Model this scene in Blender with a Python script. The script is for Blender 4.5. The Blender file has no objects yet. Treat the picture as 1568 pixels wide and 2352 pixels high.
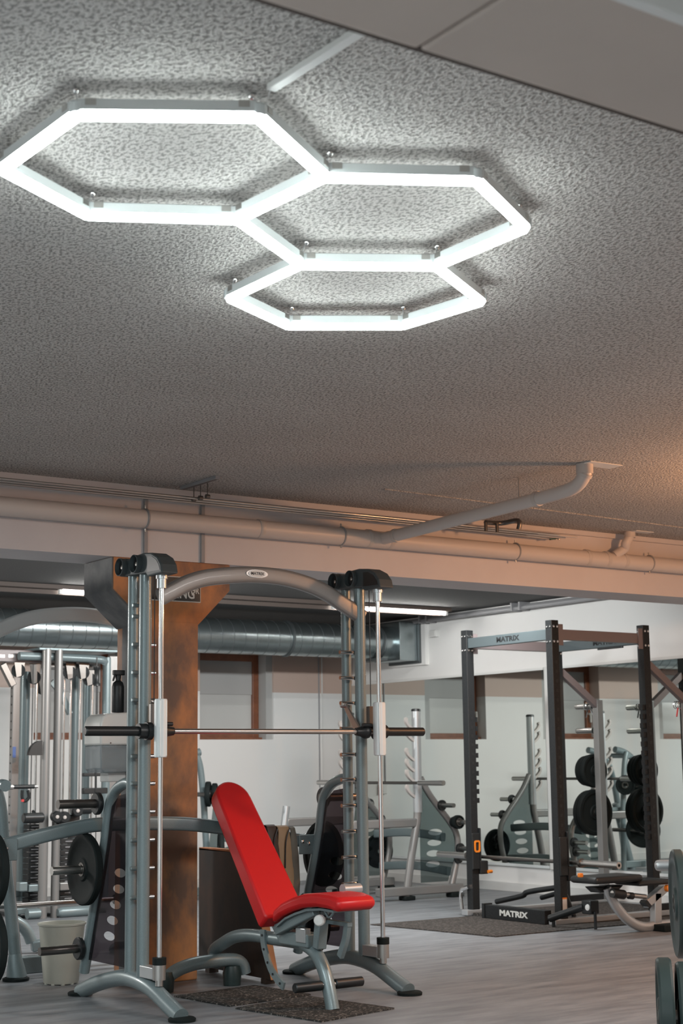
import bpy, bmesh, math, random
from mathutils import Vector, Matrix
random.seed(7)
SC = bpy.context.scene
COL = SC.collection
PI = math.pi

# ------------------------------------------------------------------ camera
F, PITCH, ROLL, YAW = 3580.0, math.radians(9.216), math.radians(-0.709), math.radians(55.215)
EYE = Vector((0, 0, 1.25))
FW = Vector((math.cos(YAW)*math.cos(PITCH), math.sin(YAW)*math.cos(PITCH), math.sin(PITCH)))
_rt = Vector((math.sin(YAW), -math.cos(YAW), 0)); _up = _rt.cross(FW)
RT = math.cos(ROLL)*_rt + math.sin(ROLL)*_up
UP = -math.sin(ROLL)*_rt + math.cos(ROLL)*_up
cam_data = bpy.data.cameras.new('camera')
cam_data.sensor_fit = 'VERTICAL'; cam_data.sensor_height = 36.0; cam_data.sensor_width = 24.0
cam_data.lens = F*36.0/2352.0
cam_data.dof.use_dof = True; cam_data.dof.focus_distance = 7.6; cam_data.dof.aperture_fstop = 5.0
cam = bpy.data.objects.new('camera', cam_data); COL.objects.link(cam)
m = Matrix((RT, UP, -FW)).transposed().to_4x4(); m.translation = EYE
cam.matrix_world = m
SC.camera = cam

# ------------------------------------------------------------------ world, lamps of the rest of the gym, added rear fills, exposure
w = bpy.data.worlds.new('world'); SC.world = w; w.use_nodes = True
w.node_tree.nodes['Background'].inputs[0].default_value = (0.75, 0.85, 0.9, 1)
w.node_tree.nodes['Background'].inputs[1].default_value = 0.05
SC.view_settings.view_transform = 'Standard'; SC.view_settings.look = 'None'
SC.view_settings.exposure = 0.0; SC.view_settings.gamma = 1.0
SC.view_settings.use_curve_mapping = False
SC.cycles.use_denoising = True
SC.cycles.max_bounces = 8; SC.cycles.diffuse_bounces = 4; SC.cycles.glossy_bounces = 4
SC.cycles.transmission_bounces = 6; SC.cycles.transparent_max_bounces = 12
SC.cycles.caustics_reflective = False; SC.cycles.caustics_refractive = False
SC.cycles.sample_clamp_indirect = 6.0

def area_lamp(name, loc, sx, sy, power, col, rot=(0, 0, 0)):
    d = bpy.data.lights.new(name, 'AREA'); d.shape = 'RECTANGLE'; d.size = sx; d.size_y = sy
    d.energy = power; d.color = col
    o = bpy.data.objects.new(name, d); o.location = loc; o.rotation_euler = rot; COL.objects.link(o); return o
def point_lamp(name, loc, r, power, col):
    d = bpy.data.lights.new(name, 'POINT'); d.shadow_soft_size = r; d.energy = power; d.color = col
    o = bpy.data.objects.new(name, d); o.location = loc; COL.objects.link(o); return o
HEX_STRENGTH = 32.0
TUBE_STRENGTH = 70.0
area_lamp('ceiling_lamp_left', (0.2, 5.0, 2.84), 1.2, 1.2, 150, (0.86, 0.97, 1.0))
area_lamp('ceiling_lamp_right', (6.2, 3.2, 2.84), 1.2, 1.2, 160, (1.0, 0.95, 0.92))
area_lamp('ceiling_lamp_behind', (-0.8, 0.8, 2.84), 1.4, 1.4, 165, (0.9, 0.98, 1.0))
area_lamp('rear_wall_fill', (6.7, 9.35, 2.76), 3.4, 0.12, 180, (0.97, 1.0, 1.0), (math.radians(48), 0, 0))  # added tilted strip, hidden behind the beam, washes the back wall with light
point_lamp('rear_left_fill', (1.2, 12.2, 2.4), 0.25, 260, (1.0, 0.97, 0.93))  # added unseen light that brightens the rear area from the left
point_lamp('warm_lamp', (7.7, 5.5, 2.62), 0.12, 140, (1.0, 0.46, 0.20))

# ------------------------------------------------------------------ materials
def mat(name, col, rough=0.5, metal=0.0, spec=0.5, coat=0.0, noise=None, bump=None, emit=None):
    """noise: (scale, second colour, low, high) ; bump: (scale, strength, distance)"""
    M = bpy.data.materials.new(name); M.use_nodes = True
    nt = M.node_tree; b = nt.nodes['Principled BSDF']
    b.inputs['Base Color'].default_value = (*col, 1); b.inputs['Roughness'].default_value = rough
    b.inputs['Metallic'].default_value = metal; b.inputs['Specular IOR Level'].default_value = spec
    b.inputs['Coat Weight'].default_value = coat
    if noise or bump:
        tc = nt.nodes.new('ShaderNodeTexCoord')
    if noise:
        n = nt.nodes.new('ShaderNodeTexNoise'); n.inputs['Scale'].default_value = noise[0]
        n.inputs['Detail'].default_value = 6; n.inputs['Roughness'].default_value = 0.6
        r = nt.nodes.new('ShaderNodeValToRGB')
        r.color_ramp.elements[0].position = noise[2]; r.color_ramp.elements[0].color = (*col, 1)
        r.color_ramp.elements[1].position = noise[3]; r.color_ramp.elements[1].color = (*noise[1], 1)
        nt.links.new(tc.outputs['Object'], n.inputs['Vector']); nt.links.new(n.outputs['Fac'], r.inputs['Fac'])
        nt.links.new(r.outputs['Color'], b.inputs['Base Color'])
    if bump:
        n2 = nt.nodes.new('ShaderNodeTexNoise'); n2.inputs['Scale'].default_value = bump[0]; n2.inputs['Detail'].default_value = 4
        bp = nt.nodes.new('ShaderNodeBump'); bp.inputs['Strength'].default_value = bump[1]; bp.inputs['Distance'].default_value = bump[2]
        nt.links.new(tc.outputs['Object'], n2.inputs['Vector']); nt.links.new(n2.outputs['Fac'], bp.inputs['Height'])
        nt.links.new(bp.outputs['Normal'], b.inputs['Normal'])
    if emit:
        b.inputs['Emission Color'].default_value = (*emit[0], 1); b.inputs['Emission Strength'].default_value = emit[1]
    return M
def ceiling_mat():
    M = bpy.data.materials.new('popcorn_plaster'); M.use_nodes = True; nt = M.node_tree; b = nt.nodes['Principled BSDF']
    b.inputs['Roughness'].default_value = 0.95; b.inputs['Specular IOR Level'].default_value = 0.1
    tc = nt.nodes.new('ShaderNodeTexCoord')
    mp = nt.nodes.new('ShaderNodeMapping'); mp.inputs['Rotation'].default_value = (0, 0, 0.6); mp.inputs['Scale'].default_value = (1, 0.62, 1)
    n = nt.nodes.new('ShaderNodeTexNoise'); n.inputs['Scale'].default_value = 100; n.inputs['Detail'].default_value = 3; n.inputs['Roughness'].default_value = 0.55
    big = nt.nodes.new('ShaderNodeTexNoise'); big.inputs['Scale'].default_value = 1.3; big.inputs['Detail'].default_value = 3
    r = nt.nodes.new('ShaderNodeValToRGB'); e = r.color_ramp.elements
    e[0].position = 0.42; e[0].color = (0.36, 0.342, 0.325, 1); e[1].position = 0.52; e[1].color = (0.73, 0.705, 0.675, 1)  # dark flecks put grazing shadows of the relief into the colour
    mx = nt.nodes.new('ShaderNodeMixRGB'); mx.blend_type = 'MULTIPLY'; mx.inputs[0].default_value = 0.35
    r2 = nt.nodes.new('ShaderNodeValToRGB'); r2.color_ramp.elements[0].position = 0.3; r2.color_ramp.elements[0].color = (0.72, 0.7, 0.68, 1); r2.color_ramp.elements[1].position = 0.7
    bp = nt.nodes.new('ShaderNodeBump'); bp.inputs['Strength'].default_value = 1.0; bp.inputs['Distance'].default_value = 0.026
    L = nt.links.new
    L(tc.outputs['Object'], mp.inputs['Vector']); L(mp.outputs[0], n.inputs['Vector']); L(tc.outputs['Object'], big.inputs['Vector'])
    L(n.outputs['Fac'], r.inputs['Fac']); L(big.outputs['Fac'], r2.inputs['Fac'])
    L(r.outputs[0], mx.inputs[1]); L(r2.outputs[0], mx.inputs[2]); L(mx.outputs[0], b.inputs['Base Color'])
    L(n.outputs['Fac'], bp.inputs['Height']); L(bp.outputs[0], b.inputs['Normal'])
    return M
def floor_mat():
    M = bpy.data.materials.new('vinyl_floor'); M.use_nodes = True; nt = M.node_tree; b = nt.nodes['Principled BSDF']
    b.inputs['Roughness'].default_value = 0.42; b.inputs['Specular IOR Level'].default_value = 0.4
    tc = nt.nodes.new('ShaderNodeTexCoord'); mp = nt.nodes.new('ShaderNodeMapping'); mp.inputs['Scale'].default_value = (0.9, 4.5, 1); mp.inputs['Rotation'].default_value = (0, 0, 0.12)
    n = nt.nodes.new('ShaderNodeTexNoise'); n.inputs['Scale'].default_value = 2.6; n.inputs['Detail'].default_value = 8; n.inputs['Roughness'].default_value = 0.62
    r = nt.nodes.new('ShaderNodeValToRGB'); e = r.color_ramp.elements
    e[0].position = 0.30; e[0].color = (0.138, 0.145, 0.155, 1); e[1].position = 0.72; e[1].color = (0.295, 0.308, 0.325, 1)
    L = nt.links.new
    L(tc.outputs['Object'], mp.inputs['Vector']); L(mp.outputs[0], n.inputs['Vector']); L(n.outputs['Fac'], r.inputs['Fac']); L(r.outputs[0], b.inputs['Base Color'])
    return M
def rust_mat(name, a, bb, c):
    M = bpy.data.materials.new(name); M.use_nodes = True; nt = M.node_tree; b = nt.nodes['Principled BSDF']
    b.inputs['Roughness'].default_value = 0.55; b.inputs['Specular IOR Level'].default_value = 0.35
    tc = nt.nodes.new('ShaderNodeTexCoord'); mp = nt.nodes.new('ShaderNodeMapping'); mp.inputs['Scale'].default_value = (1, 1, 0.6)
    n = nt.nodes.new('ShaderNodeTexNoise'); n.inputs['Scale'].default_value = 2.6; n.inputs['Detail'].default_value = 9; n.inputs['Roughness'].default_value = 0.6; n.inputs['Distortion'].default_value = 0.15
    r = nt.nodes.new('ShaderNodeValToRGB'); e = r.color_ramp.elements
    e[0].position = 0.42; e[0].color = (*a, 1); e[1].position = 0.74; e[1].color = (*c, 1)
    k = r.color_ramp.elements.new(0.57); k.color = (*bb, 1)
    L = nt.links.new
    L(tc.outputs['Object'], mp.inputs['Vector']); L(mp.outputs[0], n.inputs['Vector']); L(n.outputs['Fac'], r.inputs['Fac']); L(r.outputs[0], b.inputs['Base Color'])
    return M
def emis(name, col, s):
    M = bpy.data.materials.new(name); M.use_nodes = True; nt = M.node_tree; nt.nodes.clear()
    e = nt.nodes.new('ShaderNodeEmission'); e.inputs[0].default_value = (*col, 1); e.inputs[1].default_value = s
    o = nt.nodes.new('ShaderNodeOutputMaterial'); nt.links.new(e.outputs[0], o.inputs[0]); return M
def tint_mat(name, col, rough=0.1, alpha=0.5, body=(0.03, 0.035, 0.04)):
    """smoked acrylic: coloured see-through mixed with a gloss"""
    M = bpy.data.materials.new(name); M.use_nodes = True; nt = M.node_tree; nt.nodes.clear()
    t = nt.nodes.new('ShaderNodeBsdfTransparent'); t.inputs[0].default_value = (*col, 1)
    p = nt.nodes.new('ShaderNodeBsdfPrincipled'); p.inputs['Base Color'].default_value = (*body, 1); p.inputs['Roughness'].default_value = rough
    x = nt.nodes.new('ShaderNodeMixShader'); x.inputs[0].default_value = alpha
    o = nt.nodes.new('ShaderNodeOutputMaterial'); L = nt.links.new
    L(t.outputs[0], x.inputs[1]); L(p.outputs[0], x.inputs[2]); L(x.outputs[0], o.inputs[0]); return M

MT = dict(
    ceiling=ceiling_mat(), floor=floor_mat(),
    soffit=mat('brown_soffit_paint', (0.50, 0.42, 0.37), 0.7, noise=(3, (0.54, 0.455, 0.40), 0.3, 0.7)),
    beam=mat('pale_beam_paint', (0.60, 0.565, 0.57), 0.6, noise=(2, (0.64, 0.61, 0.61), 0.3, 0.7)),
    rear_ceiling=mat('grey_rear_ceiling', (0.085, 0.085, 0.085), 0.9, noise=(60, (0.11, 0.11, 0.108), 0.35, 0.65)),
    white=mat('white_wall_paint', (0.78, 0.775, 0.76), 0.6, noise=(1.5, (0.80, 0.80, 0.785), 0.3, 0.7)),
    tan=mat('brown_wall_band', (0.55, 0.425, 0.365), 0.6),
    trimwhite=mat('white_trim', (0.72, 0.72, 0.70), 0.4),
    conduit=mat('grey_conduit', (0.30, 0.30, 0.31), 0.5),
    pvc=mat('cream_pipe', (0.60, 0.545, 0.51), 0.4),
    pvc2=mat('cream_pipe_collar', (0.55, 0.50, 0.465), 0.4),
    rust=rust_mat('rust_patina', (0.20, 0.115, 0.08), (0.50, 0.215, 0.09), (0.80, 0.29, 0.085)),
    rustdark=rust_mat('dark_rust_panel', (0.022, 0.019, 0.018), (0.045, 0.029, 0.021), (0.085, 0.042, 0.024)),
    litedge=mat('lit_rust_edge', (0.42, 0.17, 0.06), 0.6),  # warm light on the panel's edges put into the colour
    dark=mat('shaded_column_side', (0.09, 0.095, 0.10), 0.7, noise=(6, (0.15, 0.15, 0.15), 0.4, 0.65)),  # shade of the column's left faces put into the colour
    wood=mat('brown_window_wood', (0.17, 0.06, 0.03), 0.4, noise=(14, (0.23, 0.085, 0.04), 0.35, 0.65)),
    pane=mat('grey_frosted_pane', (0.52, 0.53, 0.52), 0.3),
    blind=mat('grey_roller_blind', (0.44, 0.445, 0.44), 0.7),
    reveal=mat('grey_window_reveal', (0.45, 0.45, 0.44), 0.7),
    mirror=mat('mirror_silver', (0.80, 0.85, 0.82), 0.012, metal=1.0),
    grey=mat('silver_grey_paint', (0.185, 0.235, 0.245), 0.36, metal=0.25, coat=0.15, noise=(220, (0.21, 0.262, 0.272), 0.4, 0.6)),
    warmgrey=mat('warm_silver_paint', (0.265, 0.258, 0.25), 0.36, metal=0.4, coat=0.1),
    litgrey=mat('lit_grey_paint', (0.52, 0.54, 0.54), 0.4, coat=0.2),  # paler than the other frames, light from above put into the colour
    silver=mat('bright_silver_paint', (0.52, 0.54, 0.55), 0.3, metal=0.6),
    chrome=mat('chrome', (0.78, 0.78, 0.78), 0.16, metal=1.0),
    steel=mat('brushed_steel', (0.55, 0.54, 0.52), 0.3, metal=1.0),
    darksteel=mat('dark_steel', (0.16, 0.15, 0.14), 0.35, metal=0.9),
    galv=mat('galvanised_sheet', (0.33, 0.38, 0.39), 0.27, metal=0.9, noise=(9, (0.38, 0.43, 0.44), 0.35, 0.65)),
    galvdark=mat('galvanised_seam', (0.12, 0.135, 0.14), 0.5, metal=0.6),
    housing=mat('charcoal_plastic', (0.05, 0.062, 0.066), 0.5),
    black=mat('black_plastic', (0.012, 0.014, 0.015), 0.4),
    rackblack=mat('black_powder_coat', (0.010, 0.012, 0.013), 0.45, spec=0.3, noise=(150, (0.02, 0.021, 0.022), 0.4, 0.6)),
    rackpurple=mat('plum_grey_coat', (0.20, 0.165, 0.165), 0.35),
    rackslate=mat('slate_coat', (0.062, 0.078, 0.083), 0.4),
    rubber=mat('black_rubber', (0.009, 0.013, 0.013), 0.7, spec=0.2, bump=(90, 0.15, 0.002)),
    rubbergreen=mat('worn_green_black_rubber', (0.02, 0.035, 0.034), 0.38),
    red=mat('red_vinyl', (0.62, 0.012, 0.014), 0.4, bump=(260, 0.12, 0.001)),
    mat=mat('speckled_rubber_mat', (0.035, 0.034, 0.032), 0.9, spec=0.2, noise=(75, (0.30, 0.27, 0.24), 0.53, 0.68), bump=(75, 0.6, 0.004)),
    matbrown=mat('brown_speckled_rubber_mat', (0.045, 0.04, 0.037), 0.95, spec=0.15, noise=(60, (0.145, 0.13, 0.118), 0.48, 0.68)),
    bin=mat('cream_plastic', (0.60, 0.60, 0.52), 0.4, noise=(5, (0.66, 0.66, 0.58), 0.3, 0.7)),
    dispenser=mat('white_glossy_plastic', (0.86, 0.85, 0.81), 0.22),
    tank=tint_mat('smoky_clear_tank', (0.72, 0.76, 0.78), 0.12, 0.6, (0.36, 0.40, 0.42)),
    smoke=tint_mat('smoked_acrylic', (0.40, 0.36, 0.38), 0.12, 0.25),
    smokegreen=tint_mat('green_smoked_acrylic', (0.60, 0.66, 0.66), 0.12, 0.2),
    leather=mat('dark_brown_leather', (0.075, 0.045, 0.032), 0.6), tanleather=mat('tan_leather', (0.36, 0.235, 0.13), 0.6),
    greystrap=mat('grey_brown_webbing', (0.15, 0.14, 0.115), 0.8),
    orange=mat('orange_plastic', (0.85, 0.24, 0.02), 0.4), redplastic=mat('red_plastic', (0.55, 0.05, 0.05), 0.4),
    green=mat('green_band', (0.16, 0.30, 0.05), 0.6), blue=mat('blue_label', (0.12, 0.18, 0.42), 0.5),
    label=mat('white_label', (0.72, 0.72, 0.70), 0.5), sign=mat('black_sign', (0.016, 0.018, 0.017), 0.4),
    letter=mat('pale_lettering', (0.62, 0.63, 0.60), 0.5), letterdark=mat('dark_lettering', (0.05, 0.05, 0.055), 0.5),
    letterblack=mat('black_lettering', (0.012, 0.013, 0.014), 0.5),
    brown=mat('brown_lamp_trunking', (0.075, 0.055, 0.046), 0.7), wire=mat('thin_steel_wire', (0.45, 0.47, 0.48), 0.4, metal=0.7),
    aluminium=mat('aluminium_profile', (0.78, 0.82, 0.82), 0.4, metal=0.2), clear=mat('clear_connector', (0.80, 0.86, 0.86), 0.2),
    hexlight=emis('hex_tube_light', (0.90, 1.0, 0.985), HEX_STRENGTH), tubelight=emis('white_tube_light', (1.0, 0.98, 0.93), TUBE_STRENGTH),
)

# ------------------------------------------------------------------ pixel helper: a photograph point on a known plane of the room
def ray(x, y): return FW*F + RT*(x-784) - UP*(y-1176)
def onax(x, y, ax, v):
    d = ray(x, y); t = (v-EYE[ax])/d[ax]; return EYE + d*t
def onX(x, y, v): return onax(x, y, 0, v)
def onY(x, y, v): return onax(x, y, 1, v)
def onZ(x, y, v): return onax(x, y, 2, v)

# ------------------------------------------------------------------ mesh helpers
def V3(p): return Vector(p)
def smooth_path(pts, n=6):
    pts = [V3(p) for p in pts]; out = []
    for i in range(len(pts)-1):
        p0 = pts[max(i-1, 0)]; p1 = pts[i]; p2 = pts[i+1]; p3 = pts[min(i+2, len(pts)-1)]
        for k in range(n):
            t = k/n
            out.append(0.5*((2*p1) + (p2-p0)*t + (2*p0-5*p1+4*p2-p3)*t*t + (3*p1-p0-3*p2+p3)*t*t*t))
    out.append(pts[-1]); return out
class MB:
    def __init__(s): s.v = []; s.f = []
    def add(s, vs, fs):
        o = len(s.v); s.v += [V3(p) for p in vs]; s.f += [tuple(i+o for i in f) for f in fs]; return s
    def box(s, lo, hi):
        x0, y0, z0 = lo; x1, y1, z1 = hi
        return s.add([(x0,y0,z0),(x1,y0,z0),(x1,y1,z0),(x0,y1,z0),(x0,y0,z1),(x1,y0,z1),(x1,y1,z1),(x0,y1,z1)],
                     [(0,3,2,1),(4,5,6,7),(0,1,5,4),(1,2,6,5),(2,3,7,6),(3,0,4,7)])
    def cbox(s, c, sz): return s.box([c[i]-sz[i]/2 for i in range(3)], [c[i]+sz[i]/2 for i in range(3)])
    def sweep(s, path, prof, side, close_ends=True):
        """prof: (a along the side vector, b along the in-plane normal)"""
        path = [V3(p) for p in path]; side = V3(side).normalized(); n = len(prof); vs = []; fs = []
        for i, p in enumerate(path):
            t = (path[min(i+1, len(path)-1)] - path[max(i-1, 0)]).normalized()
            nn = side.cross(t).normalized(); sd = t.cross(nn).normalized()
            vs += [p + sd*a + nn*b for a, b in prof]
        for i in range(len(path)-1):
            for k in range(n):
                a = i*n+k; b = i*n+(k+1) % n; fs.append((a, b, b+n, a+n))
        if close_ends: fs.append(tuple(range(n-1, -1, -1))); fs.append(tuple(range((len(path)-1)*n, len(path)*n)))
        return s.add(vs, fs)
    def bar(s, p0, p1, w, h, side=(0, 0, 1)):
        """rectangular bar; w across the side vector, h along it"""
        p0 = V3(p0); p1 = V3(p1); sd = V3(side)
        return s.sweep([p0, p1], [(-h/2,-w/2),(h/2,-w/2),(h/2,w/2),(-h/2,w/2)], sd)
    def tube(s, path, r, n=12, caps=True):
        path = [V3(p) for p in path]; vs = []; fs = []
        t = (path[1]-path[0]).normalized(); u = t.orthogonal().normalized()
        rs = r if isinstance(r, (list, tuple)) else [r]*len(path)
        for i, p in enumerate(path):
            t = (path[min(i+1, len(path)-1)] - path[max(i-1, 0)]).normalized()
            u = (u - t*u.dot(t)).normalized(); w_ = t.cross(u)
            vs += [p + (u*math.cos(2*PI*k/n) + w_*math.sin(2*PI*k/n))*rs[i] for k in range(n)]
        for i in range(len(path)-1):
            for k in range(n):
                a = i*n+k; b = i*n+(k+1) % n; fs.append((a, b, b+n, a+n))
        if caps: fs.append(tuple(range(n-1, -1, -1))); fs.append(tuple(range((len(path)-1)*n, len(path)*n)))
        return s.add(vs, fs)
    def cyl(s, p0, p1, r, n=14): return s.tube([p0, p1], r, n)
    def lathe(s, p, axis, prof, n=28):
        """prof: (distance along the axis, radius) ; closed when the ends have radius 0"""
        ax = V3(axis).normalized(); u = ax.orthogonal().normalized(); w_ = ax.cross(u); p = V3(p); vs = []; fs = []
        for t, r in prof: vs += [p + ax*t + (u*math.cos(2*PI*k/n)+w_*math.sin(2*PI*k/n))*max(r, 1e-5) for k in range(n)]
        for i in range(len(prof)-1):
            for k in range(n):
                a = i*n+k; b = i*n+(k+1) % n; fs.append((a, b, b+n, a+n))
        return s.add(vs, fs)
    def prism(s, poly, vec):
        poly = [V3(p) for p in poly]; v = V3(vec); n = len(poly)
        return s.add(poly + [p+v for p in poly], [tuple(range(n-1, -1, -1)), tuple(range(n, 2*n))] + [(i, (i+1) % n, (i+1) % n+n, i+n) for i in range(n)])
    def grid_sheet(s, rows, thick):
        """rows of points -> a sheet thickened along each row's normal (approximate)"""
        n = len(rows[0]); top = [V3(p) for r in rows for p in r]; R = len(rows)
        nr = (top[1]-top[0]).cross(top[n]-top[0]).normalized()*thick
        vs = top + [p+nr for p in top]; fs = []; o = R*n
        for i in range(R-1):
            for k in range(n-1):
                a = i*n+k; fs += [(a, a+1, a+n+1, a+n), (o+a, o+a+n, o+a+n+1, o+a+1)]
        for i in range(R-1): fs += [(i*n, (i+1)*n, o+(i+1)*n, o+i*n), (i*n+n-1, o+i*n+n-1, o+(i+1)*n+n-1, (i+1)*n+n-1)]
        for k in range(n-1): fs += [(k, o+k, o+k+1, k+1), ((R-1)*n+k, (R-1)*n+k+1, o+(R-1)*n+k+1, o+(R-1)*n+k)]
        return s.add(vs, fs)
def round_rect(w, h, r, n=4):
    out = []
    for cx, cy, a in ((w/2-r, h/2-r, 0), (-w/2+r, h/2-r, 90), (-w/2+r, -h/2+r, 180), (w/2-r, -h/2+r, 270)):
        for k in range(n+1):
            t = math.radians(a+90*k/n); out.append((cx+r*math.cos(t), cy+r*math.sin(t)))
    return out
def link(name, me, material, parent=None, origin=None, smooth=True, bevel=0.0):
    o = bpy.data.objects.new(name, me); COL.objects.link(o); me.materials.append(material)
    if smooth:
        for p in me.polygons: p.use_smooth = True
        try: me.set_sharp_from_angle(angle=math.radians(38))
        except Exception: pass
    if bevel:
        b = o.modifiers.new('bevel', 'BEVEL'); b.width = bevel; b.segments = 2; b.limit_method = 'ANGLE'; b.angle_limit = math.radians(40)
    return o
def root_of(o):
    loc = Vector((0, 0, 0))
    while o is not None: loc = loc + o.location; o = o.parent
    return loc
def build(name, mb, material, parent=None, origin=None, bevel=0.0, smooth=True, label=None):
    """links one mesh; world-space vertices are moved to the parent's (or its own) base"""
    if parent is not None: base = root_of(parent)
    elif origin is not None: base = V3(origin)
    else:
        xs = [v.x for v in mb.v]; ys = [v.y for v in mb.v]; zs = [v.z for v in mb.v]
        base = Vector(((min(xs)+max(xs))/2, (min(ys)+max(ys))/2, min(zs)))
    me = bpy.data.meshes.new(name); me.from_pydata([v-base for v in mb.v], [], mb.f); me.update()
    bm = bmesh.new(); bm.from_mesh(me); bmesh.ops.recalc_face_normals(bm, faces=bm.faces); bm.to_mesh(me); bm.free()
    o = link(name, me, material, parent, origin, smooth, bevel)
    if parent is not None: o.parent = parent
    else: o.location = base
    if label: o['label'] = label
    return o
def tag(o, label, cat, group=None):
    o['label'] = label; o['category'] = cat
    if group: o['group'] = group
    return o
def thing(name, label, cat, loc, group=None):
    o = bpy.data.objects.new(name, None); COL.objects.link(o); o.location = loc; o.empty_display_size = 0.1
    return tag(o, label, cat, group)
def struct(name, mb, material, bevel=0.0, parent=None, smooth=False):
    o = build(name, mb, material, parent, bevel=bevel, smooth=smooth)
    if parent is None: o['kind'] = 'structure'
    return o
def stuff(o): o['kind'] = 'stuff'; return o
def flat_with_holes(name, outer, holes, thick, to_world, material, parent):
    """2D outline with holes, filled by a flat curve; to_world maps (u, v, w) to a world point"""
    cu = bpy.data.curves.new('outline', 'CURVE'); cu.dimensions = '2D'; cu.fill_mode = 'BOTH'; cu.extrude = thick/2
    for poly in [outer]+holes:
        sp = cu.splines.new('POLY'); sp.points.add(len(poly)-1)
        for q, (a, b) in zip(sp.points, poly): q.co = (a, b, 0, 1)
        sp.use_cyclic_u = True
    tmp = bpy.data.objects.new('outline', cu); COL.objects.link(tmp)
    dg = bpy.context.evaluated_depsgraph_get(); me = bpy.data.meshes.new_from_object(tmp.evaluated_get(dg))
    bpy.data.objects.remove(tmp); bpy.data.curves.remove(cu)
    base = root_of(parent)
    for v in me.vertices: v.co = V3(to_world(v.co.x, v.co.y, v.co.z)) - base
    me.materials.clear(); me.name = name
    bm = bmesh.new(); bm.from_mesh(me); bmesh.ops.recalc_face_normals(bm, faces=bm.faces); bm.to_mesh(me); bm.free()
    o = link(name, me, material, smooth=False); o.parent = parent; return o
def text(name, body, size, origin, xdir, ydir, material, parent, depth=0.002, bold=0.0, sx=1.0):
    cu = bpy.data.curves.new('letters', 'FONT'); cu.body = body; cu.size = size; cu.align_x = 'CENTER'; cu.align_y = 'CENTER'
    cu.extrude = depth/2; cu.offset = bold; cu.resolution_u = 3
    tmp = bpy.data.objects.new('letters', cu); COL.objects.link(tmp)
    dg = bpy.context.evaluated_depsgraph_get(); me = bpy.data.meshes.new_from_object(tmp.evaluated_get(dg))
    bpy.data.objects.remove(tmp); bpy.data.curves.remove(cu)
    X = V3(xdir).normalized(); Y = V3(ydir).normalized(); Z = X.cross(Y); base = root_of(parent); O = V3(origin)
    for v in me.vertices: v.co = O + X*v.co.x*sx + Y*v.co.y + Z*v.co.z - base
    me.materials.clear(); me.name = name
    o = link(name, me, material, smooth=False); o.parent = parent; return o
def oval(cx, cy, a, b, n=20, rot=0.0):
    c, s = math.cos(rot), math.sin(rot)
    return [(cx + c*a*math.cos(2*PI*k/n) - s*b*math.sin(2*PI*k/n), cy + s*a*math.cos(2*PI*k/n) + c*b*math.sin(2*PI*k/n)) for k in range(n)]
def copy_tree(o, parent=None):
    c = o.copy(); COL.objects.link(c)
    if parent is not None: c.parent = parent
    for ch in list(o.children): copy_tree(ch, c)
    return c

# ================================================================== SETTING
XM, YW, YB, ZC, ZB, ZR = 10.32, 14.68, 8.387, 2.94, 2.50, 2.82   # mirror wall, back wall, beam face, ceilings
XL, YF = -2.5, -3.5
struct('floor', MB().box((XL, YF, -0.1), (XM+0.3, YW+0.6, 0)), MT['floor'])
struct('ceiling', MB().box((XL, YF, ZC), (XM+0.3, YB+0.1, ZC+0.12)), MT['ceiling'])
struct('ceiling_rear', MB().box((XL, YB+0.3, ZR), (XM+0.3, YW+0.6, ZR+0.12)), MT['rear_ceiling'])
struct('trim_beam', MB().box((XL, YB, ZB), (XM, YB+0.4, ZC+0.05)), MT['beam'])
struct('wall_left', MB().box((XL-0.15, YF, 0), (XL, YW+0.6, ZC+0.1)), MT['white'])
struct('wall_front', MB().box((XL, YF-0.15, 0), (XM+0.3, YF, ZC+0.1)), MT['white'])
struct('wall_right', MB().box((XM, YF, 0), (XM+0.2, YW+0.6, ZC+0.1)), MT['white'])
# downstand near the camera, two precast panels with a joint, white strip on its near edge
g0, g1 = onZ(960, 105, 2.5), onZ(1160, 0, 2.5); gx = (g0.x+g1.x)/2
pan = build('trim_downstand', MB().box((XL, 1.716, 2.53), (XM, 2.06, ZC)), MT['soffit'], smooth=False); pan['kind'] = 'structure'
for a, b in ((XL+0.02, gx-0.004), (gx+0.004, XM-0.02)):
    build('panel', MB().box((a, 1.72, 2.50), (b, 2.05, 2.532)), MT['soffit'], pan, bevel=0.006, smooth=False)
build('edge_strip', MB().box((XL+0.02, 1.70, 2.497), (XM-0.02, 1.725, 2.62)), MT['trimwhite'], pan, bevel=0.003, smooth=False)
build('edge_strip', MB().box((XL+0.02, 2.052, 2.507), (XM-0.02, 2.072, 2.62)), MT['brown'], pan, bevel=0.003, smooth=False)
# seams and slim trims of the ceiling
def cbar(name, pts, wdt, dz, material, z=ZC):
    mbx = MB()
    mbx.bar(V3((pts[0].x, pts[0].y, z-dz/2)), V3((pts[1].x, pts[1].y, z-dz/2)), wdt, dz)
    return struct(name, mbx, material)
cbar('trim_ceiling_seam', (onZ(880, 1123, ZC), onZ(1568, 1212, ZC)), 0.03, 0.006, MT['ceiling'])
struct('trim_ceiling_edge', MB().box((XL, YB-0.03, ZC-0.035), (XM, YB, ZC)), MT['beam'])
struct('trim_rear_cornice', MB().box((XL, YW-0.12, ZR-0.05), (XM, YW, ZR)), MT['soffit'])
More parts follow.
